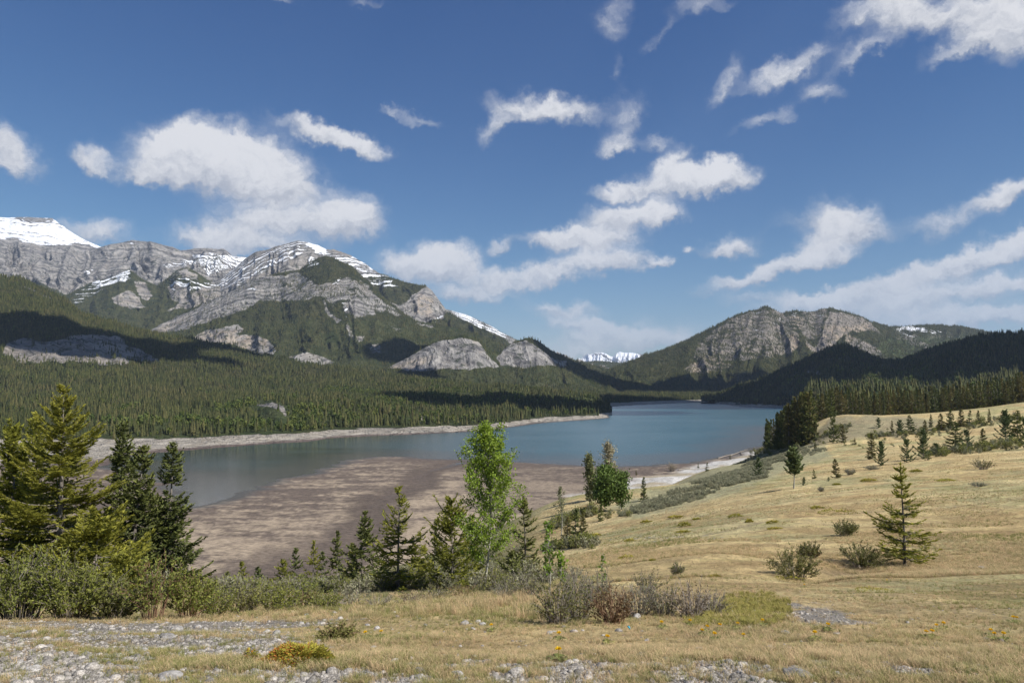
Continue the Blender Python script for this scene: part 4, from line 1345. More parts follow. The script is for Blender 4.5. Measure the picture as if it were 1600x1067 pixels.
def conifer(seed, H, R, nl=110, base=0.06, p=0.85, e0=-6, e1=48, tip=0.18, droop=0.12, spacing=0.085, fl=0.12, fw=0.05, gap=0.0, lean=0.0,
            bare=0.0, twig_len=0.36, bark=None, leaf=None, trunk_r=None, wob=0.25, deadlimbs=0, skirt=0.0, whorl=0.28, vs=0.22):
    rng = np.random.default_rng(seed)
    tr, cr = Geo(), Geo()
    tr_r = trunk_r or H * 0.016
    zz = np.linspace(-0.03, 1, 12)
    bend = rng.normal(size=2) * 0.012 * H
    axis = lambda t: np.stack([lean * H * t + bend[0] * np.sin(t * 5), bend[1] * np.sin(t * 4), t * H], -1)
    tr.tube(axis(zz), tr_r * (1 - zz * 0.93).clip(0.05), 7, 0.5)
    t = base + (1 - base) * (rng.random(nl) ** 0.93)
    t = np.where(rng.random(nl) < 0.65, np.round(t * H / whorl) * whorl / H, t) + rng.normal(size=nl) * 0.004
    t = np.clip(t, base, 0.985)
    if gap > 0:                                   # missing boughs here and there
        keep = vnoise(t * 9 + seed, rng.random(nl) * 0.8, seed) > gap
        t = t[keep]
        nl = len(t)
    az = rng.random(nl) * 2 * pi
    lobes = 1 + wob * np.sin(az * 2 + seed) * np.cos(t * 9 + seed * 2) + wob * 0.6 * np.sin(az * 3 + t * 14)
    L = R * ((1 - t) ** p) * rng.uniform(0.5, 1.15, nl) * lobes + 0.018 * H
    if skirt:
        L = L * (1 + skirt * sstep(t, base + 0.12, base))
    e = np.radians(e0 + (e1 - e0) * t ** 1.5 + rng.normal(size=nl) * 7)
    dh = np.stack([np.cos(az), np.sin(az), 0 * az], -1)
    ax0 = axis(t)

    def limb(i, s):                               # i index array, s 0..1
        h = dh[i] * (L[i] * s * np.cos(e[i]))[:, None]
        z = L[i] * (s * np.sin(e[i]) + tip * s ** 2.4 - droop * np.sin(s * pi) )
        q = ax0[i] + h
        q[:, 2] += z
        return q
    for i in range(nl):
        s_ = np.linspace(0, 0.96, 5)
        q = limb(np.full(5, i), s_)
        tr.tube(q, (0.010 + 0.010 * L[i]) * (1 - s_ * 0.85) * min(1, H / 5 + .25), 3, 0.3)
    for i in range(deadlimbs):
        a = rng.random() * 6.28
        z = H * rng.uniform(0.08, 0.5)
        l = R * rng.uniform(0.2, 0.55)
        b0 = axis(np.array([z / H]))[0]
        q = np.array([b0, b0 + [cos(a) * l * .5, sin(a) * l * .5, l * .1], b0 + [cos(a) * l, sin(a) * l, l * rng.uniform(-.1, .3)]])
        tr.tube(q, [.011, .007, .003], 3, 0.95)
    # twigs
    m = np.maximum((L / spacing).astype(int) * 2, 3)
    i = np.repeat(np.arange(nl), m)
    s0 = 0.10 + 0.35 * bare
    s = s0 + (1 - s0) * rng.random(len(i)) ** 0.8
    p0 = limb(i, s)
    d = unit(limb(i, np.minimum(s + 0.02, 1.02)) - limb(i, s - 0.02))
    side = np.where(rng.random(len(i)) < 0.5, 1, -1)[:, None]
    perp = unit(np.cross(d, np.array([0, 0, 1.0]))) * side
    ta = np.radians(rng.uniform(35, 70, len(i)))[:, None]
    td = d * np.cos(ta) + perp * np.sin(ta) + np.array([0, 0, 1.0]) * rng.normal(size=(len(i), 1)) * vs
    tl = np.clip(twig_len * L[i] * (1.05 - s) * rng.uniform(0.6, 1.2, len(i)) + fl * 0.7, fl * 0.6, 0.5 * max(1, H / 8))
    td = unit(td)
    k = np.maximum(np.ceil(tl / (fl * 0.8)).astype(int), 1)
    j = np.repeat(np.arange(len(i)), k)
    cnt = np.arange(len(j)) - np.repeat(np.cumsum(k) - k, k)
    f = (cnt + 0.5) / k[j]
    c = p0[j] + td[j] * (tl[j] * f)[:, None] - np.array([0, 0, 1.0]) * (0.10 * tl[j] * f ** 2)[:, None]
    sz = rng.uniform(0.75, 1.3, len(j))
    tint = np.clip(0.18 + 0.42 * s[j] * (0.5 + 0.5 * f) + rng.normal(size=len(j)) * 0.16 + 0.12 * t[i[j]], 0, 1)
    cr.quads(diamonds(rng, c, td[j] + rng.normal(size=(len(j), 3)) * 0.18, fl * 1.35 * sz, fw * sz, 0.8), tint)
    # needles along the limbs themselves and round the leader
    m2 = np.maximum((L / (fl * 0.55)).astype(int), 3)
    i2 = np.repeat(np.arange(nl), m2)
    s2 = s0 + (1.02 - s0) * rng.random(len(i2))
    c2 = limb(i2, s2)
    d2 = unit(limb(i2, s2 + 0.02) - limb(i2, s2 - 0.02))
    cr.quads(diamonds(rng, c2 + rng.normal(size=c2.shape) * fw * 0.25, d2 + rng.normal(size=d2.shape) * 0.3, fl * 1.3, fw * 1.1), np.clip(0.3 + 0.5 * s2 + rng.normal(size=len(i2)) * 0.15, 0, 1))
    nt = int(26 + H * 3)
    tt = 1 - 0.16 * rng.random(nt) ** 1.5
    c3 = axis(tt)
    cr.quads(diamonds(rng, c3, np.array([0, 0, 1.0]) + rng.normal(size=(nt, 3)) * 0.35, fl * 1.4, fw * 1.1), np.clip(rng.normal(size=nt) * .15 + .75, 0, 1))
    return tr.mesh('trunk', bark or M_BARK), cr.mesh('crown', leaf or M_SPRUCE)


def broadleaf(seed, H, R, leaf_n=2600, leaf=0.06, base=0.25, bark=None, mat=None, nb=34, lean=0.0, shape=0.5, up=50, trunk_r=None, spread=0.12, multi=1, smallb=1.0):
    rng = np.random.default_rng(seed)
    tr, cr = Geo(), Geo()
    tips = []
    for ms in range(multi):
        ox, oy = (rng.normal(size=2) * 0.07 * H * (multi > 1))
        sx, sy = (rng.normal(size=2) * 0.16 * H * (multi > 1))
        hh = H * (1 if ms == 0 else rng.uniform(.7, .95))
        ph = rng.random(3) * 6
        axis = lambda t: np.stack([ox + sx * t + lean * hh * t + 0.02 * hh * np.sin(t * 6 + ph[0]), oy + sy * t + 0.02 * hh * np.sin(t * 5 + ph[1]), hh * t], -1)
        tz = np.linspace(-0.02, 1, 12)
        tr.tube(axis(tz), (trunk_r or H * 0.013) * (1 - 0.93 * tz).clip(.04), 6, 0.6)
        n1 = nb // multi
        for b in range(n1):
            t = base + (1 - base) * (b + rng.random()) / n1
            t = min(t, 0.97)
            a = rng.random() * 2 * pi
            l = R * (math.sin(pi * min(1, ((t - base) / (1 - base)) ** shape * 0.93 + 0.07)) ** 0.8 * 0.9 + 0.16) * rng.uniform(0.55, 1.15)
            e = radians(up + rng.normal() * 12 + 20 * t)
            p0 = axis(np.array([t]))[0]
            s = np.linspace(0, 1, 6)[:, None]
            dv = np.array([cos(a) * cos(e), sin(a) * cos(e), sin(e)])
            q = p0 + dv * l * s / max(cos(e), .55) * 0.9 + rng.normal(size=(6, 3)) * 0.03 * l * s
            tr.tube(q, (0.004 + 0.009 * l) * (1 - 0.85 * s[:, 0]), 3, 0.5)
            for w in range(int((4 + 5 * l) * smallb)):
                sw = rng.uniform(0.2, 1)
                k0 = p0 + (q[-1] - p0) * sw
                dd = unit(dv * 0.5 + rng.normal(size=3) * 0.6 + np.array([0, 0, .25]))
                l2 = l * rng.uniform(0.15, 0.36) + 0.06
                k1 = k0 + dd * l2
                tr.tube([k0, (k0 + k1) / 2 + rng.normal(size=3) * .02, k1], [.006, .004, .002], 3, 0.4)
                tips.append((k0, k1))
            tips.append((q[3], q[5]))
    tips = np.array(tips)
    i = rng.integers(0, len(tips), leaf_n)
    u = rng.random((leaf_n, 1)) ** 0.7
    c = tips[i, 0] + (tips[i, 1] - tips[i, 0]) * u * 1.05 + rng.normal(size=(leaf_n, 3)) * spread * 0.35
    ax = rng.normal(size=(leaf_n, 3)) + np.array([0, 0, -0.5])
    sz = leaf * rng.uniform(0.65, 1.25, leaf_n)
    if leaf_n:
        q = diamonds(rng, c, ax, sz * 1.15, sz * 0.95)
        q[:, 1] += (q[:, 2] - q[:, 0]) * 0.05
        cr.quads(q, np.clip(rng.normal(size=leaf_n) * 0.22 + 0.5, 0, 1))
    return tr.mesh('trunk', bark or M_PALEBARK), cr.mesh('crown', mat or M_ASPEN)


def shrub(seed, H, R, stems=60, leaves=1500, leaf=0.03, lw=0.5, stemmat=None, leafmat=None, thick=0.006, crook=0.12, bare=0.3, twigs=4, lowlean=1.0):
    rng = np.random.default_rng(seed)
    st, lf = Geo(), Geo()
    seg = []
    for i in range(stems):
        a = rng.random() * 2 * pi
        r0 = R * 0.35 * rng.random() ** .6
        lean_ = rng.random() ** 0.7 * lowlean
        h = H * (1 - 0.45 * lean_ ** 2) * rng.uniform(0.6, 1.08)
        n = 6
        s = np.linspace(0, 1, n)[:, None]
        out = np.array([cos(a), sin(a), 0])
        q = out * r0 + out * (R * lean_ * 0.85) * s ** 1.1 + np.array([0, 0, 1.0]) * h * s ** 0.85
        q = q + np.cumsum(rng.normal(size=(n, 3)) * crook * H * 0.12, 0) * s
        q[0, 2] = -0.06
        st.tube(q, thick * (1.1 - 0.85 * s[:, 0]), 3, rng.random())
        for w in range(twigs):
            sw = rng.uniform(bare, 0.95)
            k = int(sw * (n - 1))
            k0 = q[k] + (q[k + 1] - q[k]) * (sw * (n - 1) - k)
            dd = unit(unit(q[k + 1] - q[k]) + rng.normal(size=3) * 0.55)
            k1 = k0 + dd * H * rng.uniform(0.10, 0.26)
            st.tube([k0, k1], [thick * .5, thick * .2], 3, rng.random())
            seg.append((k0, k1))
        k = int(bare * (n - 1))
        seg.append((q[k], q[min(k + 2, n - 1)]))
        seg.append((q[n - 3], q[n - 1]))
    seg = np.array(seg)
    if leaves:
        i = rng.integers(0, len(seg), leaves)
        c = seg[i, 0] + (seg[i, 1] - seg[i, 0]) * rng.random((leaves, 1)) * 1.05 + rng.normal(size=(leaves, 3)) * leaf * 0.5
        ax = unit(seg[i, 1] - seg[i, 0]) + rng.normal(size=(leaves, 3)) * 0.7
        sz = leaf * rng.uniform(0.6, 1.3, leaves)
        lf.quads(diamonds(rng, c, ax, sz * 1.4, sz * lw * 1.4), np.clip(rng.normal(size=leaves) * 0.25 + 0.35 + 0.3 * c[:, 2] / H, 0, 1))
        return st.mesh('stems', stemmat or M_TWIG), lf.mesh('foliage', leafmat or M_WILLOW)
    return st.mesh('stems', stemmat or M_TWIG), None


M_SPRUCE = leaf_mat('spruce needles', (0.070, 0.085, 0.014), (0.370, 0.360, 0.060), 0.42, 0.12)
M_SPRUCELIGHT = leaf_mat('lightened spruce needles', (0.090, 0.105, 0.016), (0.450, 0.430, 0.070), 0.48, 0.12)  # spruce colour lightened to offset crowns that shade themselves dark
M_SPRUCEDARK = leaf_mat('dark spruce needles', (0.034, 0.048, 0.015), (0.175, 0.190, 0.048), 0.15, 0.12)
M_MIDCON = leaf_mat('conifer needles', (0.038, 0.054, 0.016), (0.175, 0.195, 0.050), 0.15, 0.25)
M_BROWNCON = leaf_mat('olive conifer needles', (0.055, 0.055, 0.018), (0.250, 0.220, 0.070), 0.15, 0.25)
M_PINE = leaf_mat('pine needles', (0.040, 0.062, 0.026), (0.155, 0.200, 0.074), 0.15, 0.2)
M_ASPEN = leaf_mat('fresh poplar leaves', (0.085, 0.150, 0.016), (0.290, 0.400, 0.050), 0.38, 0.15, 0.5)
M_POPDARK = leaf_mat('dark poplar leaves', (0.060, 0.100, 0.020), (0.170, 0.235, 0.050), 0.25, 0.15, 0.6)
M_PALELEAF = leaf_mat('pale new leaves', (0.120, 0.130, 0.050), (0.230, 0.240, 0.110), 0.3, 0.15)
M_BUD = leaf_mat('buds and catkins', (0.300, 0.250, 0.160), (0.450, 0.390, 0.260), 0.3, 0.15)
M_WILLOW = leaf_mat('willow leaves', (0.080, 0.100, 0.020), (0.280, 0.290, 0.060), 0.3, 0.15)
M_SAGE = leaf_mat('grey green willow leaves', (0.150, 0.155, 0.090), (0.320, 0.315, 0.195), 0.2, 0.25)
M_OLIVE = leaf_mat('small olive leaves', (0.075, 0.085, 0.020), (0.220, 0.215, 0.065), 0.2, 0.2)
M_RUSSET = leaf_mat('russet buds', (0.090, 0.060, 0.030), (0.190, 0.130, 0.060), 0.2, 0.2)
M_JUNIPER = leaf_mat('juniper scales', (0.130, 0.125, 0.018), (0.420, 0.370, 0.055), 0.2, 0.15)
M_ORANGE = leaf_mat('orange dead juniper', (0.300, 0.110, 0.025), (0.520, 0.200, 0.050), 0.2, 0.1)
M_HERB = leaf_mat('fresh herb leaves', (0.170, 0.155, 0.038), (0.360, 0.320, 0.085), 0.3, 0.2)
M_STRAW = leaf_mat('dry grass blades', (0.270, 0.200, 0.100), (0.620, 0.495, 0.270), 0.3, 0.45)
M_GREENBLADE = leaf_mat('green grass blades', (0.120, 0.130, 0.034), (0.330, 0.330, 0.110), 0.3, 0.35)
M_TWIG = leaf_mat('grey twigs', (0.110, 0.090, 0.070), (0.330, 0.290, 0.250), 0.0, 0.15, 0.9)
M_REDTWIG = leaf_mat('reddish twigs', (0.120, 0.060, 0.035), (0.330, 0.220, 0.140), 0.0, 0.15, 0.9)
M_BARK = bark_mat('conifer bark', (0.075, 0.060, 0.048), (0.260, 0.235, 0.205))
M_PALEBARK = bark_mat('pale poplar bark', (0.170, 0.160, 0.125), (0.430, 0.410, 0.350))
M_YELLOW = leaf_mat('yellow petals', (0.75, 0.48, 0.01), (0.90, 0.62, 0.02), 0.2, 0.05)


def thing(name, loc, label, cat, group=None, rz=0.0, sc=None):
    o = bpy.data.objects.new(name, None)
    o.empty_display_size = 0.3
    COL.objects.link(o)
    o.location = loc
    o.rotation_euler = (0, 0, rz)
    if sc is not None:
        o.scale = sc
    o['label'] = label
    o['category'] = cat
    if group:
        o['group'] = group
    return o


def part(me, parent):
    if me is None:
        return None
    o = bpy.data.objects.new(me.name.split('.')[0], me)
    COL.objects.link(o)
    o.parent = parent
    return o


def at(px, D):
    py = 850
    for _ in range(3):
        q = P(px, py, D)
        z = gz(q[0], q[1])
        py = py_of(D, z)
    q = P(px, py, D)
    return float(q[0]), float(q[1]), gz(q[0], q[1])


def spot(px, base=None, D=None):
    if D is None:
        q = hit(px, base)
        return float(q[0]), float(q[1]), gz(q[0], q[1])
    return at(px, D)


def height(px, top, loc):
    return float(P(px, top, loc[1])[2] - loc[2])


TREES_G = None


def put(name, px, D, top, rpx, builder, label, cat, foot=None, group=None, sink=0.05, **kw):
    loc = spot(px, foot, D)
    H = height(px, top, loc)
    R = rpx / F * loc[1]
    t = thing(name, (loc[0], loc[1], loc[2] - sink), label, cat, group)
    a, b = builder(H=H + sink, R=R, **kw)
    part(a, t)
    part(b, t)
    return t


# ---- conifers near the camera
put('spruce_tree', 84, 25, 604, 142, conifer, 'tallest spruce at the left edge with long sunlit yellow green boughs', 'tree', seed=11, nl=185, p=0.9, spacing=0.05, fl=0.10, fw=0.042, whorl=0.46, vs=0.10, leaf=M_SPRUCELIGHT,
    e0=2, e1=44, tip=0.12, droop=0.06, lean=0.022, base=0.06, twig_len=0.36, gap=0.10, wob=.24, trunk_r=0.11)
put('pine_tree', 14, 26, 672, 62, conifer, 'bushy yellow green pine cut by the left edge of the view', 'tree', seed=12, nl=170, leaf=M_SPRUCELIGHT, p=0.5, spacing=0.075, fl=0.12, fw=0.055, e0=5, e1=60, tip=0.3, droop=0.05, base=0.1, wob=.3, gap=.1)
put('pine_tree', 50, 32, 656, 40, conifer, 'rounded pine just behind the tallest spruce on its left', 'tree', seed=13, nl=170, p=0.45, spacing=0.085, fl=0.13, fw=0.06, e0=5, e1=60, tip=0.3, droop=0.05, base=0.15, wob=.3)
put('spruce_tree', 186, 30, 661, 48, conifer, 'slim dark spruce with a needle thin top right of the tallest spruce', 'tree', seed=14, nl=230, p=0.68, spacing=0.085, fl=0.12, fw=0.055, e0=-12, e1=40, droop=0.1, base=0.05, wob=.3, gap=.08, leaf=M_SPRUCEDARK)
put('spruce_tree', 213, 27, 699, 42, conifer, 'dark spruce with a rusty tinged top between two slim spruces', 'tree', seed=15, nl=210, p=0.55, spacing=0.08, fl=0.12, fw=0.055, e0=-8, e1=45, base=0.05, wob=.35, gap=.12, leaf=M_SPRUCEDARK)
put('spruce_tree', 263, 28, 693, 56, conifer, 'dark narrow spruce at the right end of the left tree clump', 'tree', seed=16, nl=240, p=0.75, spacing=0.08, fl=0.12, fw=0.055, e0=-14, e1=40, droop=0.14, base=0.04, wob=.3, gap=.10, leaf=M_SPRUCEDARK)
put('spruce_tree', 236, 30, 770, 50, conifer, 'lower dark spruce filling the gap in the left tree clump', 'tree', seed=17, nl=170, p=0.6, spacing=0.09, fl=0.12, fw=0.055, e0=-12, e1=40, base=0.04, leaf=M_SPRUCEDARK)
put('spruce_tree', 150, 22, 800, 84, conifer, 'low spruce boughs spreading in front of the dark spruces', 'tree', seed=18, nl=110, vs=.1, whorl=.4, leaf=M_SPRUCELIGHT, p=0.5, spacing=0.075, fl=0.11, fw=0.05, e0=0, e1=35, base=0.1, wob=.35, gap=.15)
put('young_spruce', 192, 16, 866, 46, conifer, 'young spruce with flat green sprays beside the leafy shrubs at left', 'tree', seed=19, nl=70, p=0.5, spacing=0.06, fl=0.085, fw=0.04, e0=0, e1=35, base=0.1, wob=.3)
put('spruce_tree', 622, 26, 761, 62, conifer, 'sunlit young spruce with a bare grey trunk in the centre clump', 'tree', seed=20, nl=95, whorl=0.34, vs=.12, leaf=M_SPRUCELIGHT, p=0.78, spacing=0.105, fl=0.11, fw=0.042, e0=-6, e1=48, tip=0.16, base=0.08, gap=.12, trunk_r=0.055, deadlimbs=8, wob=.3)
put('spruce_tree', 706, 27, 784, 56, conifer, 'wide bushy spruce beside the bright poplar', 'tree', seed=21, nl=120, leaf=M_SPRUCELIGHT, p=0.45, spacing=0.11, fl=0.10, fw=0.045, e0=10, e1=60, tip=0.25, droop=0.03, base=0.03, wob=.25)
put('spruce_tree', 567, 34, 801, 42, conifer, 'spruce with a thin leader left of the centre spruce', 'tree', seed=22, nl=105, p=0.7, spacing=0.09, fl=0.12, fw=0.055, e0=-6, e1=48, base=0.04, wob=.3, leaf=M_MIDCON)
put('spruce_tree', 526, 42, 830, 22, conifer, 'compact dark blue green spruce cone in the row left of centre', 'tree', seed=23, nl=60, p=0.8, spacing=0.1, fl=0.14, fw=0.07, e0=-4, e1=40, base=0.02, wob=.1, leaf=M_SPRUCEDARK)
put('spruce_tree', 819, 36, 774, 28, conifer, 'olive spruce half hidden behind the bright poplar', 'tree', seed=24, nl=64, p=0.55, spacing=0.09, fl=0.12, fw=0.06, e0=5, e1=55, base=0.03, wob=.2, leaf=M_MIDCON)


def put_lone():
    loc = spot(1414, 884)
    H = height(1410, 723, loc)
    R = 52 / F * loc[1]
    t = thing('spruce_tree', (loc[0], loc[1], loc[2] - .05), 'lone spruce with gappy boughs and a low skirt on the right meadow', 'tree')
    a, b = conifer(25, H + .05, R, nl=125, vs=.12, whorl=.32, base=0.07, p=0.85, e0=-3, e1=42, tip=0.10, droop=0.06, spacing=0.095, fl=0.10, fw=0.042, gap=0.26, twig_len=0.36,
                   trunk_r=0.06, deadlimbs=26, skirt=0.75, wob=0.3, lean=-0.01, leaf=M_SPRUCELIGHT)
    part(a, t)
    part(b, t)


put_lone()

for i, (px, D, top, r, lab) in enumerate([
        (655, 33, 832, 30, 'spruce sapling right behind the centre spruce'), (680, 38, 812, 26, 'spruce between the centre spruce and the wide bushy one'),
        (738, 31, 806, 34, 'olive spruce at the left foot of the bright poplar'), (592, 37, 852, 26, 'low spruce left of the bare grey trunk'),
        (551, 40, 850, 20, 'small spruce right of the dark blue green cone'), (503, 47, 862, 17, 'small spruce left of the dark blue green cone'),
        (489, 44, 845, 19, 'slim spruce in the row above the mud flat'), (461, 42, 857, 18, 'small spruce with a thin leader in the row above the mud'),
        (441, 40, 875, 21, 'squat spruce in the row above the mud'), (403, 46, 886, 12, 'tiny spruce poking up above the bank shrubs'),
        (377, 44, 878, 13, 'slender spruce sapling above the bank shrubs'), (355, 46, 894, 12, 'short spruce sapling nearest the left tree clump'),
        (422, 50, 905, 10, 'least of the spruce saplings above the bank shrubs'), (475, 38, 900, 14, 'low spruce tucked in front of the row above the mud'),
        (320, 40, 915, 12, 'spruce sapling at the foot of the left tree clump'), (800, 30, 862, 30, 'low spruce under the right side of the bright poplar')]):
    m = [M_SPRUCE, M_MIDCON, M_SPRUCE, M_MIDCON][i % 4]
    put('young_spruce', px, D, top, r, conifer, lab, 'tree', seed=40 + i, nl=62, p=0.7, spacing=0.14, fl=0.12, fw=0.06, e0=-2, e1=48, base=0.03, wob=.25, leaf=m, group='young spruces on the bank')

# ---- broadleaved trees
put('poplar_tree', 762, 24, 676, 56, broadleaf, 'bright green young poplar standing tallest in the centre', 'tree', seed=60, leaf_n=16000, leaf=0.060, base=0.14, nb=84, up=42, shape=0.62, spread=0.17, trunk_r=0.045)
put('poplar_sapling', 858, 17, 822, 17, broadleaf, 'bright leafy poplar sapling among the grey shrubs', 'tree', seed=61, leaf_n=260, leaf=0.06, base=0.2, nb=10, up=60, spread=0.1)
put('poplar_sapling', 876, 17, 864, 13, broadleaf, 'shorter bright poplar sapling beside the grey shrubs', 'tree', seed=62, leaf_n=150, leaf=0.06, base=0.2, nb=8, up=60, spread=0.1)
put('poplar_sapling', 942, 15, 868, 8, broadleaf, 'thin poplar shoot rising behind the grey shrubs', 'tree', seed=63, leaf_n=60, leaf=0.05, base=0.3, nb=6, up=65, spread=0.08)


def mid_broad(px, base, top, r, lab, **kw):
    loc = spot(px, base)
    H = height(px, top, loc)
    t = thing('poplar_tree', (loc[0], loc[1], loc[2] - .2), lab, 'tree')
    a, b = broadleaf(H=H + .2, R=r / F * loc[1], base=kw.pop('cb', 0.12), **kw)
    part(a, t)
    part(b, t)


mid_broad(946, 799, 741, 23, 'dense dark green poplar beside the pale shingle', seed=64, leaf_n=7500, leaf=0.30, mat=M_POPDARK, nb=60, up=50, shape=.5, spread=1.3)
mid_broad(970, 797, 748, 17, 'smaller dark green poplar right of the dense one by the shingle', seed=65, leaf_n=4600, leaf=0.28, mat=M_POPDARK, nb=34, up=55, shape=.7, spread=1.0)
mid_broad(922, 795, 713, 13, 'pale half leafed poplar left of the dark one by the shingle', seed=66, leaf_n=1900, leaf=0.36, mat=M_PALELEAF, nb=40, up=58, spread=0.9)
mid_broad(951, 778, 696, 17, 'leafless beige poplar rising behind the dark green one', seed=67, leaf_n=1800, leaf=0.28, mat=M_BUD, nb=46, up=58, spread=0.8, cb=0.3)
mid_broad(877, 838, 764, 15, 'thin pale poplar above the small spruces right of centre', seed=68, leaf_n=800, leaf=0.14, mat=M_PALELEAF, nb=34, up=62, spread=0.3)

# ---- prototype conifers for the middle distance, copied with their parts
def unit_conifer(seed, leaf, R=0.2, **kw):
    k = dict(nl=95, p=0.8, spacing=0.02, fl=0.036, fw=0.020, e0=-8, e1=40, base=0.04, wob=.2, twig_len=.34)
    k.update(kw)
    # built at ten metres and scaled down so that limb details keep their proportion
    k['spacing'] *= 10; k['fl'] *= 10; k['fw'] *= 10
    return conifer(seed, 10.0, R * 10, leaf=leaf, **k)


PROTO = {
    'dark': [unit_conifer(70, M_SPRUCEDARK, 0.17), unit_conifer(71, M_BROWNCON, 0.15), unit_conifer(72, M_BROWNCON, 0.19), unit_conifer(73, M_MIDCON, 0.16, gap=.15)],
    'pine': [unit_conifer(74, M_PINE, 0.33, p=0.5, e0=15, e1=60, tip=.3, droop=.02, nl=70, gap=.15), unit_conifer(75, M_PINE, 0.36, p=0.45, e0=10, e1=60, tip=.3, droop=.02, nl=60, gap=.2),
             unit_conifer(76, M_MIDCON, 0.28, p=0.7, nl=70)],
}
_rng = random.Random(8)


def copy_conifer(kind, loc, H, R, label, group=None, name='conifer_tree', v=None, baseR=None):
    ps = PROTO[kind]
    v = _rng.randrange(len(ps)) if v is None else v
    a, b = ps[v]
    br = dict(dark=(1.7, 1.5, 1.9, 1.6), pine=(3.3, 3.6, 2.8))[kind][v]
    s = H / 10
    sx = R / br
    sx = min(max(sx, s * 0.6), s * 1.6)
    t = thing(name, (loc[0], loc[1], loc[2] - 0.15), label, 'tree', group, _rng.random() * 6.28, (sx, sx, s))
    part(a, t)
    part(b, t)
    return t


MIDS = [  # px, base, top, radius, kind, variant, label
    (900, 842, 795, 14, 'dark', 3, 'right hand spruce of the close trio below the thin pale poplar'), (912, 843, 801, 11, 'dark', 1, 'small spruce at the right of the close trio on the slope'),
    (887, 840, 806, 12, 'dark', 2, 'left hand spruce of the close trio below the thin pale poplar'), (1006, 783, 745, 7, 'dark', 0, 'slim rust tipped spruce between the shingle and the willow band'),
    (939, 815, 790, 8, 'dark', 3, 'little spruce at the foot of the dark green poplar'), (1091, 731, 723, 4, 'dark', 3, 'tiny spruce on the shingle left of another tiny one'),
    (1105, 736, 722, 5, 'dark', 3, 'tiny spruce on the shingle right of another tiny one'), (1141, 718, 710, 4, 'dark', 3, 'tiny spruce at the upper edge of the willow band'),
    (994, 743, 734, 4, 'dark', 1, 'tiny spruce standing on the mud side of the shingle'), (1185, 746, 715, 13, 'pine', 0, 'blue green pine in the grey willow band'),
    (1272, 748, 732, 6, 'dark', 3, 'little spruce between the round topped pine and the taller sapling'), (1306, 747, 716, 9, 'dark', 2, 'taller brown green sapling right of the round topped pine'),
    (1256, 759, 744, 6, 'pine', 0, 'low round pine bush just right of the round topped pine'), (1295, 752, 744, 4, 'pine', 1, 'lowest seedling beside the taller brown green sapling'),
    (1363, 717, 677, 9, 'dark', 1, 'slim olive conifer left of the bushy pine on the upper meadow'), (1377, 728, 689, 14, 'pine', 0, 'bushy dark pine on the upper meadow'),
    (1417, 723, 686, 15, 'pine', 1, 'open windswept pine on the upper meadow'), (1443, 717, 671, 16, 'pine', 0, 'tall leaning pine in the middle of the upper meadow'),
    (1463, 712, 692, 12, 'pine', 1, 'pale green small pine right of the leaning one'), (1494, 703, 660, 20, 'pine', 2, 'broad olive conifer on the bank of the upper meadow'),
    (1511, 703, 672, 14, 'pine', 1, 'ragged pine right of the broad olive conifer'), (1536, 698, 669, 13, 'dark', 2, 'dark green spreading spruce before the pale bank'),
    (1572, 692, 642, 17, 'pine', 0, 'left one of the two tall pines near the right edge'), (1591, 687, 642, 17, 'pine', 2, 'right one of the two tall pines near the right edge'),
    (1603, 702, 655, 15, 'pine', 1, 'pine cut by the right edge of the view'), (1302, 690, 636, 10, 'pine', 2, 'green conifer at the left end of the grassy knoll'),
    (1317, 692, 664, 7, 'dark', 1, 'thin brown conifer on the flank of the grassy knoll'), (1373, 670, 652, 7, 'pine', 0, 'round pale pine on the grassy knoll'),
    (1394, 680, 657, 4, 'dark', 1, 'narrow brown conifer right of the round pale pine'), (1407, 680, 656, 12, 'pine', 0, 'dark bushy pine on the grassy knoll'),
    (1422, 677, 649, 12, 'pine', 2, 'tall green bush pine on the grassy knoll'), (1446, 679, 656, 8, 'dark', 2, 'olive conifer below the knoll crest'),
    (1455, 668, 647, 4, 'dark', 0, 'narrow dark conifer on the knoll crest'), (1471, 673, 646, 8, 'dark', 2, 'first olive conifer of the knoll row from the left'),
    (1486, 673, 639, 11, 'pine', 2, 'bushy green conifer in the knoll row'), (1502, 668, 639, 9, 'dark', 2, 'tall olive conifer in the knoll row'),
    (1516, 666, 641, 8, 'dark', 3, 'green conifer next to the tall olive one in the knoll row'), (1529, 662, 641, 6, 'dark', 1, 'thin conifer in the knoll row'),
    (1546, 660, 639, 4, 'dark', 1, 'needle thin conifer in the knoll row'), (1567, 657, 640, 6, 'dark', 2, 'last small conifer of the knoll row on the right'),
    (1336, 695, 684, 3, 'dark', 1, 'tiny brown seedling on the upper meadow'), (1274, 704, 690, 4, 'dark', 1, 'tiny seedling near the lakeside conifers'),
]
for (px, base, top, r, kind, v, lab) in MIDS:
    loc = spot(px, base)
    H = height(px, top, loc)
    copy_conifer(kind, loc, H * 1.02, r / F * loc[1], lab, v=v, name='pine_tree' if kind == 'pine' else 'spruce_tree')


def lone_pine():
    loc = spot(1240, 764)
    H = height(1237, 702, loc)
    t = thing('pine_tree', (loc[0], loc[1], loc[2] - .1), 'round topped pine on a bare pale trunk in the meadow', 'tree')
    a, b = conifer(90, H, 21 / F * loc[1], nl=80, base=0.34, p=0.42, e0=12, e1=62, tip=0.28, droop=0.0, spacing=0.16, fl=0.30, fw=0.17, wob=.2, leaf=M_PINE, bark=M_PALEBARK, trunk_r=.11)
    part(a, t)
    part(b, t)


lone_pine()

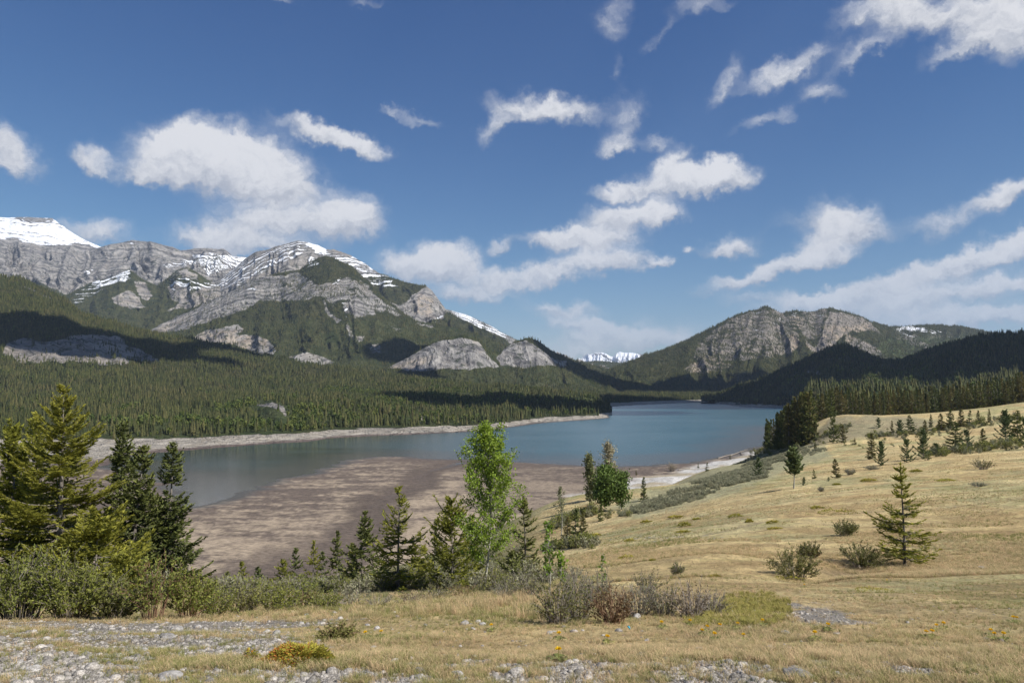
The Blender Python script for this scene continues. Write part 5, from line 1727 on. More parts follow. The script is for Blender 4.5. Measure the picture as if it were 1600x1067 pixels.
# ---- the lakeside stand on the right and the stand behind the grassy knoll
r_ = random.Random(21)
lab1 = 'dark conifer packed in the stand at the lake edge on the right'
for i in range(74):
    f = r_.random() ** 0.8
    px = 1174 + f * 96 + r_.uniform(-3, 3)
    basep = np.interp(px, [1168, 1200, 1242, 1275], [703, 703, 700, 692]) - r_.uniform(0, 1) ** 1.5 * np.interp(px, [1170, 1195, 1270], [1, 4, 14])
    top = np.interp(px, [1168, 1190, 1226, 1253, 1275], [683, 660, 633, 612, 608]) + abs(r_.gauss(0, 1)) * 11
    loc = spot(px, basep)
    if loc[2] < 0.4:
        continue
    H = height(px, top, loc)
    H = min(max(H, 5), 36)
    w_ = 'tall' if H > 19 else ('short' if H < 13 else 'mid sized')
    pl_ = 'at the water side end' if px < 1195 else ('in the left half' if px < 1220 else ('in the right half' if px < 1248 else 'at the meadow side end'))
    copy_conifer('dark', loc, H, H * r_.uniform(0.11, 0.16), w_ + ' dark conifer ' + pl_ + ' of the lakeside stand', 'conifers of the lakeside stand')
lab2 = 'conifer in the straight edged stand behind the grassy knoll'
for i in range(128):
    px = 1268 + (i + r_.random()) / 128 * 372
    D = np.interp(px, [1260, 1320, 1440, 1600], [352, 378, 392, 372]) + r_.random() ** 1.3 * 60
    loc = at(px, D)
    top = np.interp(px, [1260, 1317, 1352, 1435, 1490, 1545, 1600, 1650], [610, 604, 606, 604, 600, 592, 580, 572]) + abs(r_.gauss(0, 1)) * 8
    H = min(max(height(px, top, loc), 5), 30)
    w_ = 'tall' if H > 16 else ('short' if H < 12 else 'mid sized')
    pl_ = ['above the lakeside end', 'above the left slope', 'above the round pale pine', 'above the dark bushy pine', 'above the bushes of the knoll row', 'above the right half of the knoll row', 'above the two tall pines', 'by the right edge of the view'][min(7, int((px - 1268) / 46))]
    copy_conifer('dark', loc, H, H * r_.uniform(0.12, 0.17), w_ + ' conifer behind the knoll, ' + pl_, 'conifers of the stand behind the knoll')

# the wood behind those stands, as a mass
rs = np.random.default_rng(77)
n = 3200
pxr = rs.uniform(1240, 1760, n)
Dr = rs.uniform(430, 740, n)
q = P(pxr, 630, Dr)
zr = ground(q[:, 0], q[:, 1])
kp = zr > 3
q[:, 2] = zr - 0.5
q = q[kp]
hh = rs.uniform(9, 17, len(q))
kk = np.where((rs.random(len(q)) < 0.35) & (Dr[kp] > 500), 2, rs.integers(0, 2, len(q)))
hh[kk == 2] *= .7
instancer('wood', q, hh * rs.uniform(.7, .95, len(q)), rs.uniform(0, 6, len(q)), kk, [far_conifer(11), far_conifer(12, 7, 8, .18), far_aspen(13, 70)], None, hh, kind='stuff',
          label='mixed conifer and aspen wood behind the grassy knoll', category='forest')

# ---- front row of the far left bank, each tree its own
fc = [far_conifer(31, 7, 9, .17), far_conifer(32, 8, 9, .19), far_conifer(33, 6, 8, .15)]
ridx = 4 + 20
for i in range(64):
    px = 300 + (i + r_.random()) / 64 * 640
    ci = int(np.clip((px + 500) / 1.5, 0, GL.shape[1] - 1))
    col_ = GL[:, ci]
    ok_ = [k for k in range(24, 62) if col_[k, 2] > 4.3]
    if not ok_:
        continue
    p_ = col_[ok_[0] + r_.randrange(0, 3)]
    h = r_.uniform(9, 15)
    o = bpy.data.objects.new('conifer_tree', fc[i % 3])
    COL.objects.link(o)
    o.location = (p_[0], p_[1], p_[2] - .3)
    o.scale = (h * .9, h * .9, h)
    o.rotation_euler = (0, 0, r_.random() * 6)
    o['label'] = ('taller' if h > 12 else 'shorter') + ' conifer in the front row above the far beach ' + ['right of the left tree clump', 'left of the pale gully', 'below the pale gully', 'left of the centre spruce', 'above the mud flat tip', 'above the bright poplar', 'where the beach narrows', 'near the wooded point'][min(7, int((px - 300) / 80))]
    o['category'] = 'tree'
    o['group'] = 'conifers in the front row of the far left bank'


# ---- shrubs
def bush(name, px, D, top, rpx, label, base=None, group=None, **kw):
    return put(name, px, D, top, rpx, shrub, label, 'shrub', foot=base, group=group, sink=0.02, **kw)


bush('leafy_shrub', 30, 10.6, 858, 66, 'tall leafy willow shrub in the lower left corner', seed=101, stems=80, leaves=8000, leaf=0.031, twigs=7, thick=.008)
bush('leafy_shrub', 112, 10.8, 868, 66, 'bright leafy willow shrub second from the left edge', seed=102, stems=80, leaves=8400, leaf=0.031, twigs=7, thick=.008)
bush('leafy_shrub', 178, 11.0, 908, 50, 'low leafy shrub under the young spruce', seed=103, stems=60, leaves=4600, leaf=0.028, twigs=6, leafmat=M_OLIVE)
bush('leafy_shrub', 240, 10.7, 868, 42, 'sparse shrub with reddish stems and pale yellow leaves', seed=104, stems=34, leaves=1500, leaf=0.034, twigs=6, stemmat=M_REDTWIG, bare=.4, crook=.25)
bush('leafy_shrub', 296, 11.0, 888, 44, 'leaning shrub with pinkish stems right of the sparse one', seed=105, stems=40, leaves=2600, leaf=0.032, twigs=6, stemmat=M_REDTWIG, bare=.4, crook=.2)
bush('leafy_shrub', 526, None, 972, 32, 'dark small leaved shrub behind the orange juniper', base=1001, seed=106, stems=70, leaves=1900, leaf=0.017, twigs=6, leafmat=M_OLIVE, thick=.004, stemmat=M_REDTWIG)
for i, (px, D, top, r, mt, sm, n, lab) in enumerate([
        (340, 11.8, 915, 36, M_WILLOW, M_TWIG, 2200, 'green twiggy shrub left of the brow'), (385, 12.5, 915, 36, M_OLIVE, M_TWIG, 2000, 'olive shrub above the pale stones'),
        (430, 12.2, 916, 38, M_WILLOW, M_TWIG, 2400, 'leafy shrub below the row of small spruces'), (470, 13, 920, 36, M_OLIVE, M_REDTWIG, 1800, 'brownish shrub left of the bare grey twigs'),
        (510, 13, 924, 34, M_WILLOW, M_TWIG, 1500, 'green shrub beside the bare grey twigs'), (548, 14, 928, 26, M_SAGE, M_TWIG, 160, 'bare grey twigs below the centre spruce'),
        (590, 14, 930, 30, M_SAGE, M_TWIG, 140, 'tangle of silvery bare twigs below the centre spruce'), (640, 15, 928, 28, M_RUSSET, M_TWIG, 260, 'brown twiggy shrub right of the silvery twigs'),
        (680, 17, 918, 30, M_OLIVE, M_TWIG, 600, 'low shrub under the wide bushy spruce'), (725, 18, 912, 28, M_OLIVE, M_REDTWIG, 500, 'brown shrub at the foot of the bright poplar'),
        (790, 17, 905, 30, M_SAGE, M_TWIG, 400, 'grey shrub right of the poplar trunk'), (830, 17, 900, 24, M_OLIVE, M_TWIG, 500, 'shrub left of the grey thicket')]):
    bush('shrub', px, D, top, r, lab, seed=110 + i, stems=55, leaves=n, leaf=0.026, twigs=5, leafmat=mt, stemmat=sm, thick=.005, crook=.2)
for i, (px, base, top, r, mt, sm, n, lab) in enumerate([
        (872, 974, 908, 40, M_OLIVE, M_TWIG, 1100, 'olive budding shrub at the left end of the grey thicket'), (905, 968, 900, 38, M_OLIVE, M_TWIG, 1000, 'second shrub of the grey thicket from the left'),
        (958, 975, 918, 36, M_RUSSET, M_REDTWIG, 1300, 'russet brown shrub in the grey thicket'), (996, 962, 905, 42, M_SAGE, M_TWIG, 420, 'bare grey shrub in the middle of the thicket'),
        (1040, 962, 912, 40, M_OLIVE, M_TWIG, 500, 'twiggy shrub with a few green leaves in the thicket'), (1082, 965, 908, 40, M_RUSSET, M_TWIG, 320, 'silvery dead branched shrub near the right end of the thicket'),
        (1112, 958, 922, 30, M_SAGE, M_TWIG, 160, 'bare pinkish shrub at the right end of the thicket'), (935, 940, 890, 34, M_SAGE, M_TWIG, 700, 'grey green shrub at the back of the thicket'),
        (900, 930, 886, 30, M_SAGE, M_TWIG, 700, 'hazy shrub at the back left of the thicket'), (1012, 925, 890, 26, M_OLIVE, M_TWIG, 600, 'small green shrub at the back of the thicket'),
        (1242, 905, 860, 38, M_OLIVE, M_TWIG, 6500, 'dense dark green shrub on the right meadow'), (1266, 874, 846, 20, M_OLIVE, M_TWIG, 3200, 'smaller shrub just behind the dense dark green one'),
        (1322, 838, 812, 19, M_OLIVE, M_TWIG, 3200, 'lone rounded shrub in the open meadow'), (1350, 889, 849, 36, M_OLIVE, M_TWIG, 5500, 'shrub at the left foot of the lone spruce'),
        (1058, 900, 879, 12, M_OLIVE, M_TWIG, 600, 'small upright shrub in the meadow right of the thicket'), (1537, 734, 716, 19, M_OLIVE, M_TWIG, 900, 'low shrub near the right edge of the meadow'),
        (1530, 761, 753, 14, M_SAGE, M_TWIG, 500, 'flat grey green shrub below another low shrub'), (1385, 824, 809, 13, M_OLIVE, M_TWIG, 600, 'shrub behind the lone spruce'),
        (1328, 742, 731, 10, M_SAGE, M_TWIG, 500, 'pale spindly shrub on the upper meadow'), (1362, 734, 726, 13, M_SAGE, M_TWIG, 500, 'low pale shrub below the bushy dark pine'),
        (1050, 737, 722, 8, M_BUD, M_TWIG, 400, 'brown bush on the shingle'), (1283, 768, 760, 5, M_SAGE, M_TWIG, 200, 'tiny tuft like shrub right of the bare trunk')]):
    loc = spot(px, base)
    sc_ = loc[1] / 14.0
    bush('shrub', px, None, top, r, lab, base=base, seed=130 + i, stems=60, leaves=n, leaf=0.024 * max(1, sc_ ** .75), twigs=5, leafmat=mt, stemmat=sm, thick=.005 * max(1, sc_ ** .7), crook=.25, lw=.45)


# ---- juniper mats
def juniper(seed, R, Hh, ry=0.6, orange=0.0, n=900, s=0.05):
    rng = np.random.default_rng(seed)
    G1, G2 = Geo(), Geo()
    a = rng.random(n) * 2 * pi
    r = np.sqrt(rng.random(n))
    lump = 0.7 + 0.5 * vnoise(np.cos(a) * 2 + seed, np.sin(a) * 2, seed)
    x, y = np.cos(a) * r * R * lump, np.sin(a) * r * R * ry * lump
    z = Hh * (1 - r ** 2) * (0.35 + 0.9 * vnoise(x / R * 4 + 9, y / R * 4, seed)) * rng.uniform(.5, 1, n) + 0.01
    c = np.stack([x, y, z], -1)
    ax = np.stack([np.cos(a), np.sin(a), rng.uniform(0.2, 1.2, n)], -1) + rng.normal(size=(n, 3)) * .3
    q = diamonds(rng, c, ax, s * rng.uniform(1.2, 2.4, n), s * 0.55)
    t = np.clip(rng.normal(size=n) * .22 + .35 + .5 * z / Hh, 0, 1)
    om = (rng.random(n) < orange * 1.6 * sstep(-x / R + 0.3 * rng.normal(size=n), -0.3, 0.6)) if orange else np.zeros(n, bool)
    G1.quads(q[~om], t[~om])
    out = [G1.mesh('foliage', M_JUNIPER)]
    if om.any():
        G2.quads(q[om], t[om])
        out.append(G2.mesh('dead_sprays', M_ORANGE))
    return out


def mat_at(px, py, w, hpx, lab, seed, orange=0.0, n=700, ry=.6, group=None):
    loc = spot(px, py)
    R = w / 2 / F * loc[1]
    t = thing('juniper', (loc[0], loc[1], loc[2] - .01), lab, 'shrub', group)
    for me in juniper(seed, R, hpx / F * loc[1], ry, orange, n, max(0.012, 1.5 / F * loc[1])):
        part(me, t)


mat_at(468, 1038, 150, 34, 'yellow green creeping juniper with orange dead sprays in the foreground', 160, 0.32, 9000, .45)
mat_at(392, 1030, 34, 20, 'small yellow juniper tuft left of the orange sprayed one', 161, 0.3, 500)
for i, (px, py, w, h_, lab) in enumerate([
        (1228, 908, 66, 7, 'yellow juniper mat under the dense dark green shrub'), (1364, 925, 66, 8, 'juniper mat in the foreground meadow below the lone spruce'),
        (1308, 803, 62, 9, 'widest golden juniper mat in the open meadow'), (1277, 795, 24, 5, 'small juniper mat left of the widest golden one'),
        (1358, 752, 30, 5, 'juniper mat below the low pale shrub'), (1482, 752, 38, 4, 'thin yellow juniper mat on the right meadow'), (1432, 737, 20, 4, 'small juniper mat below the open windswept pine'),
        (1308, 758, 14, 3, 'tiny juniper mat below the taller sapling'), (1011, 817, 20, 5, 'juniper mat farthest left of the upper slope row'), (1059, 810, 26, 4, 'flat juniper mat high on the slope'),
        (1089, 812, 16, 4, 'little juniper mat high on the slope'), (1071, 823, 24, 9, 'dark juniper hump above a yellow mat'), (1070, 832, 24, 4, 'yellow mat below the dark juniper hump'),
        (1151, 808, 30, 7, 'dark juniper mat at mid slope'), (1171, 817, 16, 5, 'round juniper clump at mid slope'), (985, 846, 20, 5, 'juniper mat on the left of the slope'),
        (980, 873, 34, 7, 'green juniper mat above the grey thicket'), (1207, 817, 24, 6, 'olive juniper mat left of the widest golden one'), (1212, 827, 26, 4, 'faint yellow juniper mat left of the lone rounded shrub'),
        (931, 838, 26, 6, 'yellow juniper mat beside the close trio of spruces'), (1116, 901, 24, 5, 'small green juniper mat right of the small upright shrub'), (1020, 876, 14, 3, 'least juniper mat above the grey thicket')]):
    mat_at(px, py, w, h_, lab, 170 + i, 0, 420, .7, group='juniper mats on the meadow')


# ---- stones
def stone_mesh(seed, flat=0.6, sub=2):
    rng = np.random.default_rng(seed)
    n1, n2 = (10, 7) if sub == 2 else (18, 12)
    u = np.linspace(0, 2 * pi, n1, endpoint=False)
    v = np.linspace(-pi / 2, pi / 2, n2)
    V_, U_ = np.meshgrid(v, u, indexing='ij')
    d = np.stack([np.cos(V_) * np.cos(U_), np.cos(V_) * np.sin(U_), np.sin(V_)], -1)
    pl = unit(rng.normal(size=(9, 3)))
    r = np.ones(d.shape[:2])
    for k in range(9):                             # facets
        dp = d @ pl[k]
        r = np.minimum(r, np.where(dp > 0.05, rng.uniform(.62, .9) / np.maximum(dp, .05), 9))
    r = r * (1 + 0.07 * fbm(U_ * 2.2 + seed, V_ * 3.1, 3, seed))
    q = d * r[..., None] * np.array([1, rng.uniform(.6, .9), flat])
    i = np.arange(n1 * n2).reshape(n2, n1)
    qd = np.stack([i[:-1], np.roll(i[:-1], -1, 1), np.roll(i[1:], -1, 1), i[1:]], -1).reshape(-1, 4)
    return mesh_np('rock', q.reshape(-1, 3), qd)


def stone_mat(name, a, b):
    m, g = new_mat(name)
    pos = g.node('ShaderNodeTexCoord').outputs['Object']
    oi = g.node('ShaderNodeObjectInfo').outputs['Random']
    n = g.noise(pos, 3.0, 6, 0.7)
    c = g.mix(g.step(n, 0.35, 0.68), a, b)
    c = g.vmath('SCALE', c, g.math('MULTIPLY_ADD', oi, 0.9, 0.55))
    bp = g.node('ShaderNodeBump', {'Strength': 0.5, 'Distance': 0.03, 'Height': n})
    finish(g, c, 0.9, bp.outputs[0], 0.2)
    return m


M_STONE = stone_mat('grey limestone pebbles', (0.19, 0.17, 0.15), (0.46, 0.43, 0.39))
M_ROCK = stone_mat('pale limestone rock', (0.22, 0.205, 0.19), (0.46, 0.44, 0.415))
rocks = [stone_mesh(k, f, 3) for k, f in ((1, .5), (2, .62), (3, .4), (4, .7), (5, .28))]
for r in rocks:
    r.materials.append(M_ROCK)
ROCKS = [(262, 1061, 44, 4, 'large flat grey rock at the bottom edge on the left'), (52, 1048, 30, 4, 'flat pale rock near the lower left corner'), (30, 1036, 13, 0, 'small rock above the flat pale one near the lower left corner'),
         (134, 1023, 11, 0, 'small white rock on the left gravel'), (309, 981, 11, 3, 'white rock at the edge of the shrubs on the left'), (277, 985, 19, 1, 'wide rock under the pinkish stemmed shrub'),
         (262, 997, 23, 2, 'broad low rock on the left gravel'), (223, 1019, 18, 4, 'flat slab in the left gravel'), (416, 989, 13, 0, 'left of the pale rocks on the brow'),
         (431, 991, 15, 1, 'largest pale rock on the brow left of the small dark shrub'), (449, 993, 9, 0, 'small pale rock beside the largest one on the brow'), (471, 975, 9, 3, 'whitish rock above the small dark shrub'),
         (590, 982, 10, 1, 'white rock in the grass right of the small dark shrub'), (574, 977, 9, 0, 'grey rock left of a white one in the grass'), (621, 965, 9, 2, 'rock half hidden in grass under the bare twigs'),
         (665, 977, 8, 0, 'single small rock in green grass at centre'), (725, 975, 15, 1, 'wide pale rock of the cluster below the poplar'), (747, 973, 10, 3, 'upright pale rock of the cluster below the poplar'),
         (754, 977, 10, 3, 'rightmost rock of the cluster below the poplar'), (739, 983, 9, 0, 'lowest rock of the cluster below the poplar'), (656, 1051, 17, 1, 'white rock in the bottom gravel patch'),
         (715, 1058, 26, 0, 'rounded pale rock at the bottom edge near the centre'), (641, 1038, 10, 0, 'small rock above the white one in the bottom gravel'), (582, 1012, 13, 4, 'flat rock sunk in dry grass'),
         (859, 991, 11, 3, 'pale rock left below the grey thicket'), (894, 988, 9, 0, 'grey rock below the grey thicket'), (994, 966, 16, 1, 'rounded rock inside the grey thicket'),
         (1011, 1001, 9, 0, 'lone grey rock below the thicket'), (1102, 986, 11, 2, 'rock among dandelions right of the thicket'), (936, 1058, 11, 1, 'bright white rock at the bottom edge'),
         (1177, 956, 12, 4, 'flat rock in the yellow green herbs'), (1005, 987, 9, 4, 'thin slab near the blue scrap'), (1360, 996, 11, 4, 'pale flat rock in the right foreground grass'),
         (1307, 992, 12, 2, 'jagged rock in the right foreground grass'), (1247, 1058, 44, 4, 'large half buried slab at the bottom edge on the right'), (1227, 990, 13, 4, 'flat rock left of the jagged one'),
         (1534, 888, 12, 4, 'bluish flat rock right of the lone spruce'), (1436, 967, 7, 0, 'tiny white rock in the right foreground')]
for i, (px, py, w, k, lab) in enumerate(ROCKS):
    loc = spot(px, py)
    s = w / 2 / F * loc[1] * 1.15
    o = bpy.data.objects.new('rock', rocks[k])
    COL.objects.link(o)
    o.location = (loc[0], loc[1], loc[2] + s * 0.12)
    o.scale = (s, s, s)
    o.rotation_euler = (_rng.uniform(-.2, .2), _rng.uniform(-.2, .2), _rng.uniform(0, 6))
    o['label'] = lab
    o['category'] = 'rock'
    o['group'] = 'loose limestone rocks in the foreground'


def scatter(n, D0, D1, seed, px0=-160, px1=1760, e=1.0):
    rng = np.random.default_rng(seed)
    px = rng.uniform(px0, px1, n)
    D = 1 / (1 / D0 + (1 / D1 - 1 / D0) * rng.random(n) ** e)
    q = P(px, 900, D)
    # columns are laid out on the ground, so correct the sideways shift of the row guess
    z = ground(q[:, 0], q[:, 1])
    q[:, 2] = z
    return rng, q


peb = [stone_mesh(20 + k, f, 2) for k, f in enumerate((.5, .6, .35, .7))]
for r in peb:
    r.materials.append(M_STONE)
rng, q = scatter(130000, 3.3, 16, 301)
qx, qy = pix(q)
gm = gravel_mask(q[:, 0], q[:, 1], qx, qy)
keep = rng.random(len(q)) < gm * 0.9 + 0.04 + 0.10 * (qx < 520)
q = q[keep]
s = 0.0045 + 0.018 * rng.random(len(q)) ** 4 + 0.03 * (rng.random(len(q)) < 0.02)
instancer('gravel', q, s, rng.uniform(0, 6, len(q)), rng.integers(0, 4, len(q)), peb, kind='stuff', label='loose grey gravel on the worn foreground', category='gravel')


# ---- grass
def tuft(seed, n, h, spread, mat, w=0.0035, bend=0.6):
    rng = np.random.default_rng(seed)
    g_ = Geo()
    a = rng.random(n) * 2 * pi
    b0 = np.stack([rng.normal(size=n) * spread * .3, rng.normal(size=n) * spread * .3, np.full(n, -.01)], -1)
    out = np.stack([np.cos(a), np.sin(a), 0 * a], -1)
    hh = h * rng.uniform(.45, 1.1, n)
    bd = bend * rng.uniform(.3, 1.2, n)
    sd_ = np.stack([-np.sin(a), np.cos(a), 0 * a], -1) * w
    p = lambda t: b0 + out * (hh * bd * t ** 1.8)[:, None] + np.array([0, 0, 1.0]) * (hh * t * (1 - .25 * bd * t))[:, None]
    tt = [0, .4, .75, 1]
    for k in range(3):
        t0, t1 = tt[k], tt[k + 1]
        w0, w1 = (1 - t0 * .6), (1 - t1 * .95)
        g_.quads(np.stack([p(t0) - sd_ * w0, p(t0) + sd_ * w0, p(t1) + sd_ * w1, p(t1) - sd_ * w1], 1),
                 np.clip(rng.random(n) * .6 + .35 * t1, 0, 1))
    return g_.mesh('tuft', mat)


tufts = [tuft(1, 16, 1, .9, M_STRAW, .028, .8), tuft(2, 16, 1, 1.0, M_STRAW, .026, 1.1), tuft(3, 14, 1, .8, M_GREENBLADE, .03, .7), tuft(4, 18, 1, 1.3, M_STRAW, .024, 1.5)]
rng, q = scatter(105000, 3.3, 75, 302, e=1.0)
qx, qy = pix(q)
gm = gravel_mask(q[:, 0], q[:, 1], qx, qy)
f = flats(q[:, 0], q[:, 1])
bald = sstep(fbm(q[:, 0] / .5, q[:, 1] / .5, 4, 405), .05, .35) * .75
keep = (rng.random(len(q)) < (1 - gm * .93) * (1 - bald)) & (q[:, 2] > f + 0.4)
q, qx, qy = q[keep], qx[keep], qy[keep]
d = q[:, 1]
cl = fbm(q[:, 0] / 1.2, q[:, 1] / 1.2, 3, 401)
gr = fbm(q[:, 0] / 3.5, q[:, 1] / 3.5, 3, 402)
h = (0.022 + 0.020 * rng.random(len(q))) * (1 + .5 * cl) * (1 + (d / 26) ** 1.0 * 0.9)
rough_ = sstep(qy, 975, 950) * sstep(qx, 940, 860) * sstep(d, 30, 20)
h *= 1 + 1.0 * rough_ * rng.random(len(q))
kk = np.where(rng.random(len(q)) < np.clip(.12 + gr * .9 + .35 * rough_, 0.03, .8), 2, rng.choice([0, 1, 3], len(q)))
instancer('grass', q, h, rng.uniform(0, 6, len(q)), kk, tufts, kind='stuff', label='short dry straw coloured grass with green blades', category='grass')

# coarser tussocks farther down the meadow
rng, q = scatter(70000, 22, 260, 312, 800, 1760)
qx, qy = pix(q)
keep = (q[:, 2] > flats(q[:, 0], q[:, 1]) + .5) & (fbm(q[:, 0] / 5, q[:, 1] / 5, 4, 412) > -.12)
q = q[keep]
h = rng.uniform(.05, .13, len(q)) * (1 + q[:, 1] / 160)
gr = fbm(q[:, 0] / 9, q[:, 1] / 9, 4, 413)
kk = np.where(rng.random(len(q)) < np.clip(.22 + gr * 1.3, 0.05, .85), 2, rng.choice([0, 1, 3], len(q)))
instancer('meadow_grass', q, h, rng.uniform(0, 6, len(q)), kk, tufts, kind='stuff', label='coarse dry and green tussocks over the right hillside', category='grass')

# tall pale bunch grass on the brow below the poplar
bunch = [tuft(8, 60, 1, .9, M_STRAW, .010, .5), tuft(9, 50, 1, .9, M_STRAW, .010, .8)]
rng = np.random.default_rng(9)
pts, hs = [], []
for k in range(130):
    px, py = rng.uniform(640, 860), rng.uniform(930, 968)
    p_ = hit(px, py)
    pts.append(p_); hs.append(rng.uniform(.09, .22))
for k in range(110):
    px, py = rng.uniform(230, 640), rng.uniform(952, 975)
    p_ = hit(px, py)
    pts.append(p_); hs.append(rng.uniform(.06, .14))
pts = np.array(pts)
pts[:, 2] = ground(pts[:, 0], pts[:, 1])
hs = np.array(hs)
instancer('bunch_grass', pts, hs, rng.uniform(0, 6, len(pts)), rng.integers(0, 2, len(pts)), bunch, kind='stuff', label='tall pale bunch grass on the brow below the poplar', category='grass')


# ---- undergrowth of the bank, willow band and herb patch (nobody could count them)
def fuzz(seed, mat, stems=24, leaves=260, leaf=.09):
    a, b = shrub(seed, 1.0, .55, stems, leaves, leaf, .45, M_TWIG, mat, .012, .2, .25, 3)
    return [a, b]


def pair_instancer(name, pts, sc, rot, mats, seed, label, cat, **kw):
    protos = []
    for i, m in enumerate(mats):
        a, b = fuzz(seed + i, m, **kw)
        # one mesh with both materials
        va, vb = len(a.vertices), len(b.vertices)
        V = np.zeros((va + vb) * 3, np.float32)
        t1 = np.zeros(va * 3, np.float32); a.vertices.foreach_get('co', t1)
        t2 = np.zeros(vb * 3, np.float32); b.vertices.foreach_get('co', t2)
        V = np.concatenate([t1, t2]).reshape(-1, 3)
        qa = np.zeros(len(a.loops), np.int32); a.loops.foreach_get('vertex_index', qa)
        qb = np.zeros(len(b.loops), np.int32); b.loops.foreach_get('vertex_index', qb)
        A = np.zeros(va + vb, np.float32)
        x1 = np.zeros(va, np.float32); a.attributes['tint'].data.foreach_get('value', x1)
        x2 = np.zeros(vb, np.float32); b.attributes['tint'].data.foreach_get('value', x2)
        me = mesh_np('bush', V, np.concatenate([qa, qb + va]).reshape(-1, 4), None, dict(tint=np.concatenate([x1, x2])))
        me.materials.append(M_TWIG)
        me.materials.append(m)
        mi = np.zeros(len(me.polygons), np.int32)
        mi[len(qa) // 4:] = 1
        me.polygons.foreach_set('material_index', mi)
        protos.append(me)
    rng = np.random.default_rng(seed)
    instancer(name, pts, sc, rot, rng.integers(0, len(protos), len(pts)), protos, kind='stuff', label=label, category=cat)


rng, q = scatter(2300, 19, 75, 303, 230, 900)
qx, qy = pix(q)
keep = (q[:, 2] > flats(q[:, 0], q[:, 1]) + .5) & (fbm(q[:, 0] / 3, q[:, 1] / 3, 3, 55) > .0 + sstep(qx, 820, 900) * .4)
q = q[keep]
pair_instancer('undergrowth', q - [0, 0, .05], (.16 + .42 * rng.random(len(q)) ** 2) * (1 + q[:, 1] / 80), rng.uniform(0, 6, len(q)), [M_OLIVE, M_WILLOW, M_SAGE], 501,
               'olive undergrowth of willow and rose covering the left bank', 'undergrowth')
rng = np.random.default_rng(304)
px, D = rng.uniform(930, 1330, 60000), rng.uniform(100, 430, 60000)
q = P(px, 770, D)
q[:, 2] = ground(q[:, 0], q[:, 1])
qx, qy = pix(q)
poly = np.array([(968, 806), (1005, 788), (1050, 768), (1100, 750), (1140, 734), (1180, 718), (1205, 708), (1290, 697), (1296, 708), (1210, 722), (1195, 744), (1120, 768), (1075, 785), (1000, 806)], float)
sdv = sdpoly(qx, qy, poly) + fbm(q[:, 0] / 12, q[:, 1] / 12, 3, 58) * 9
keep = (sdv > 0) & (rng.random(len(q)) < 0.5) & (fbm(q[:, 0] / 6, q[:, 1] / 6, 3, 59) > -.12)
q = q[keep]
print('willow band', len(q))
pair_instancer('willow_thicket', q - [0, 0, .1], rng.uniform(.3, .95, len(q)), rng.uniform(0, 6, len(q)), [M_SAGE, M_SAGE], 511, 'grey green willow thicket along the foot of the meadow', 'thicket', stems=18, leaves=200, leaf=.14)
# scrub round the foot of the lakeside stand, the knoll flank and the meadow bank
pts, ss = [], []
rr = np.random.default_rng(306)
for (x0, y0, x1, y1, n, s0, s1) in [(1170, 708, 1250, 700, 60, 1.2, 2.6), (1265, 690, 1330, 668, 50, 1, 2.4), (1355, 684, 1470, 676, 80, .8, 1.8), (1440, 712, 1600, 694, 120, .8, 1.8), (1460, 672, 1600, 656, 80, .8, 2.2),
                                    (860, 826, 930, 800, 60, .8, 1.8), (905, 804, 985, 804, 24, .5, 1.1), (1285, 692, 1440, 700, 30, .6, 1.0), (850, 860, 930, 850, 50, .5, 1.1)]:
    for k in range(n):
        t = rr.random()
        p_ = hit(x0 + (x1 - x0) * t, y0 + (y1 - y0) * t + rr.normal() * 3)
        if p_[1] > 560:
            continue
        pts.append(p_); ss.append(rr.uniform(s0, s1))
pts = np.array(pts)
pts[:, 2] = ground(pts[:, 0], pts[:, 1]) - .1
pair_instancer('scrub', pts, np.array(ss), rr.uniform(0, 6, len(pts)), [M_OLIVE, M_WILLOW, M_SAGE], 521, 'low scrub round the conifers and along the meadow bank', 'scrub', stems=18, leaves=220, leaf=.13)
# yellow green herb patch right of the thicket
pts = []
rr = np.random.default_rng(307)
pl = np.array([(1120, 945), (1160, 930), (1205, 930), (1235, 948), (1225, 968), (1170, 978), (1110, 978), (1075, 968)], float)
while len(pts) < 1000:
    a, b = rr.uniform(1060, 1240), rr.uniform(925, 980)
    if sdpoly(np.array([a]), np.array([b]), pl)[0] - abs(rr.normal()) * 9 + 9 > 0:
        pts.append(hit(a, b, 5, 20))
pts = np.array(pts)
pts[:, 2] = ground(pts[:, 0], pts[:, 1])
herb = [tuft(12, 18, 1, 1.0, M_HERB, .06, .8), tuft(13, 20, 1, 1.2, M_HERB, .06, 1.1)]
instancer('herb_patch', pts, rr.uniform(.03, .085, len(pts)), rr.uniform(0, 6, len(pts)), rr.integers(0, 2, len(pts)), herb, kind='stuff', label='yellow green herb patch right of the grey thicket', category='herbs')

# ---- dandelions
DAND = [(874, 1001), (949, 1008), (873, 1034), (1034, 983), (1078, 979), (1097, 995), (1117, 1003), (1125, 987), (1162, 1003), (1153, 984), (1192, 979), (1105, 989), (1447, 998), (1464, 987),
        (1475, 984), (1457, 998), (1549, 996), (1554, 1001), (1569, 1002), (1584, 976), (1589, 974), (1257, 918), (1386, 911), (1294, 989), (1274, 1001), (571, 998), (595, 997), (768, 986)]


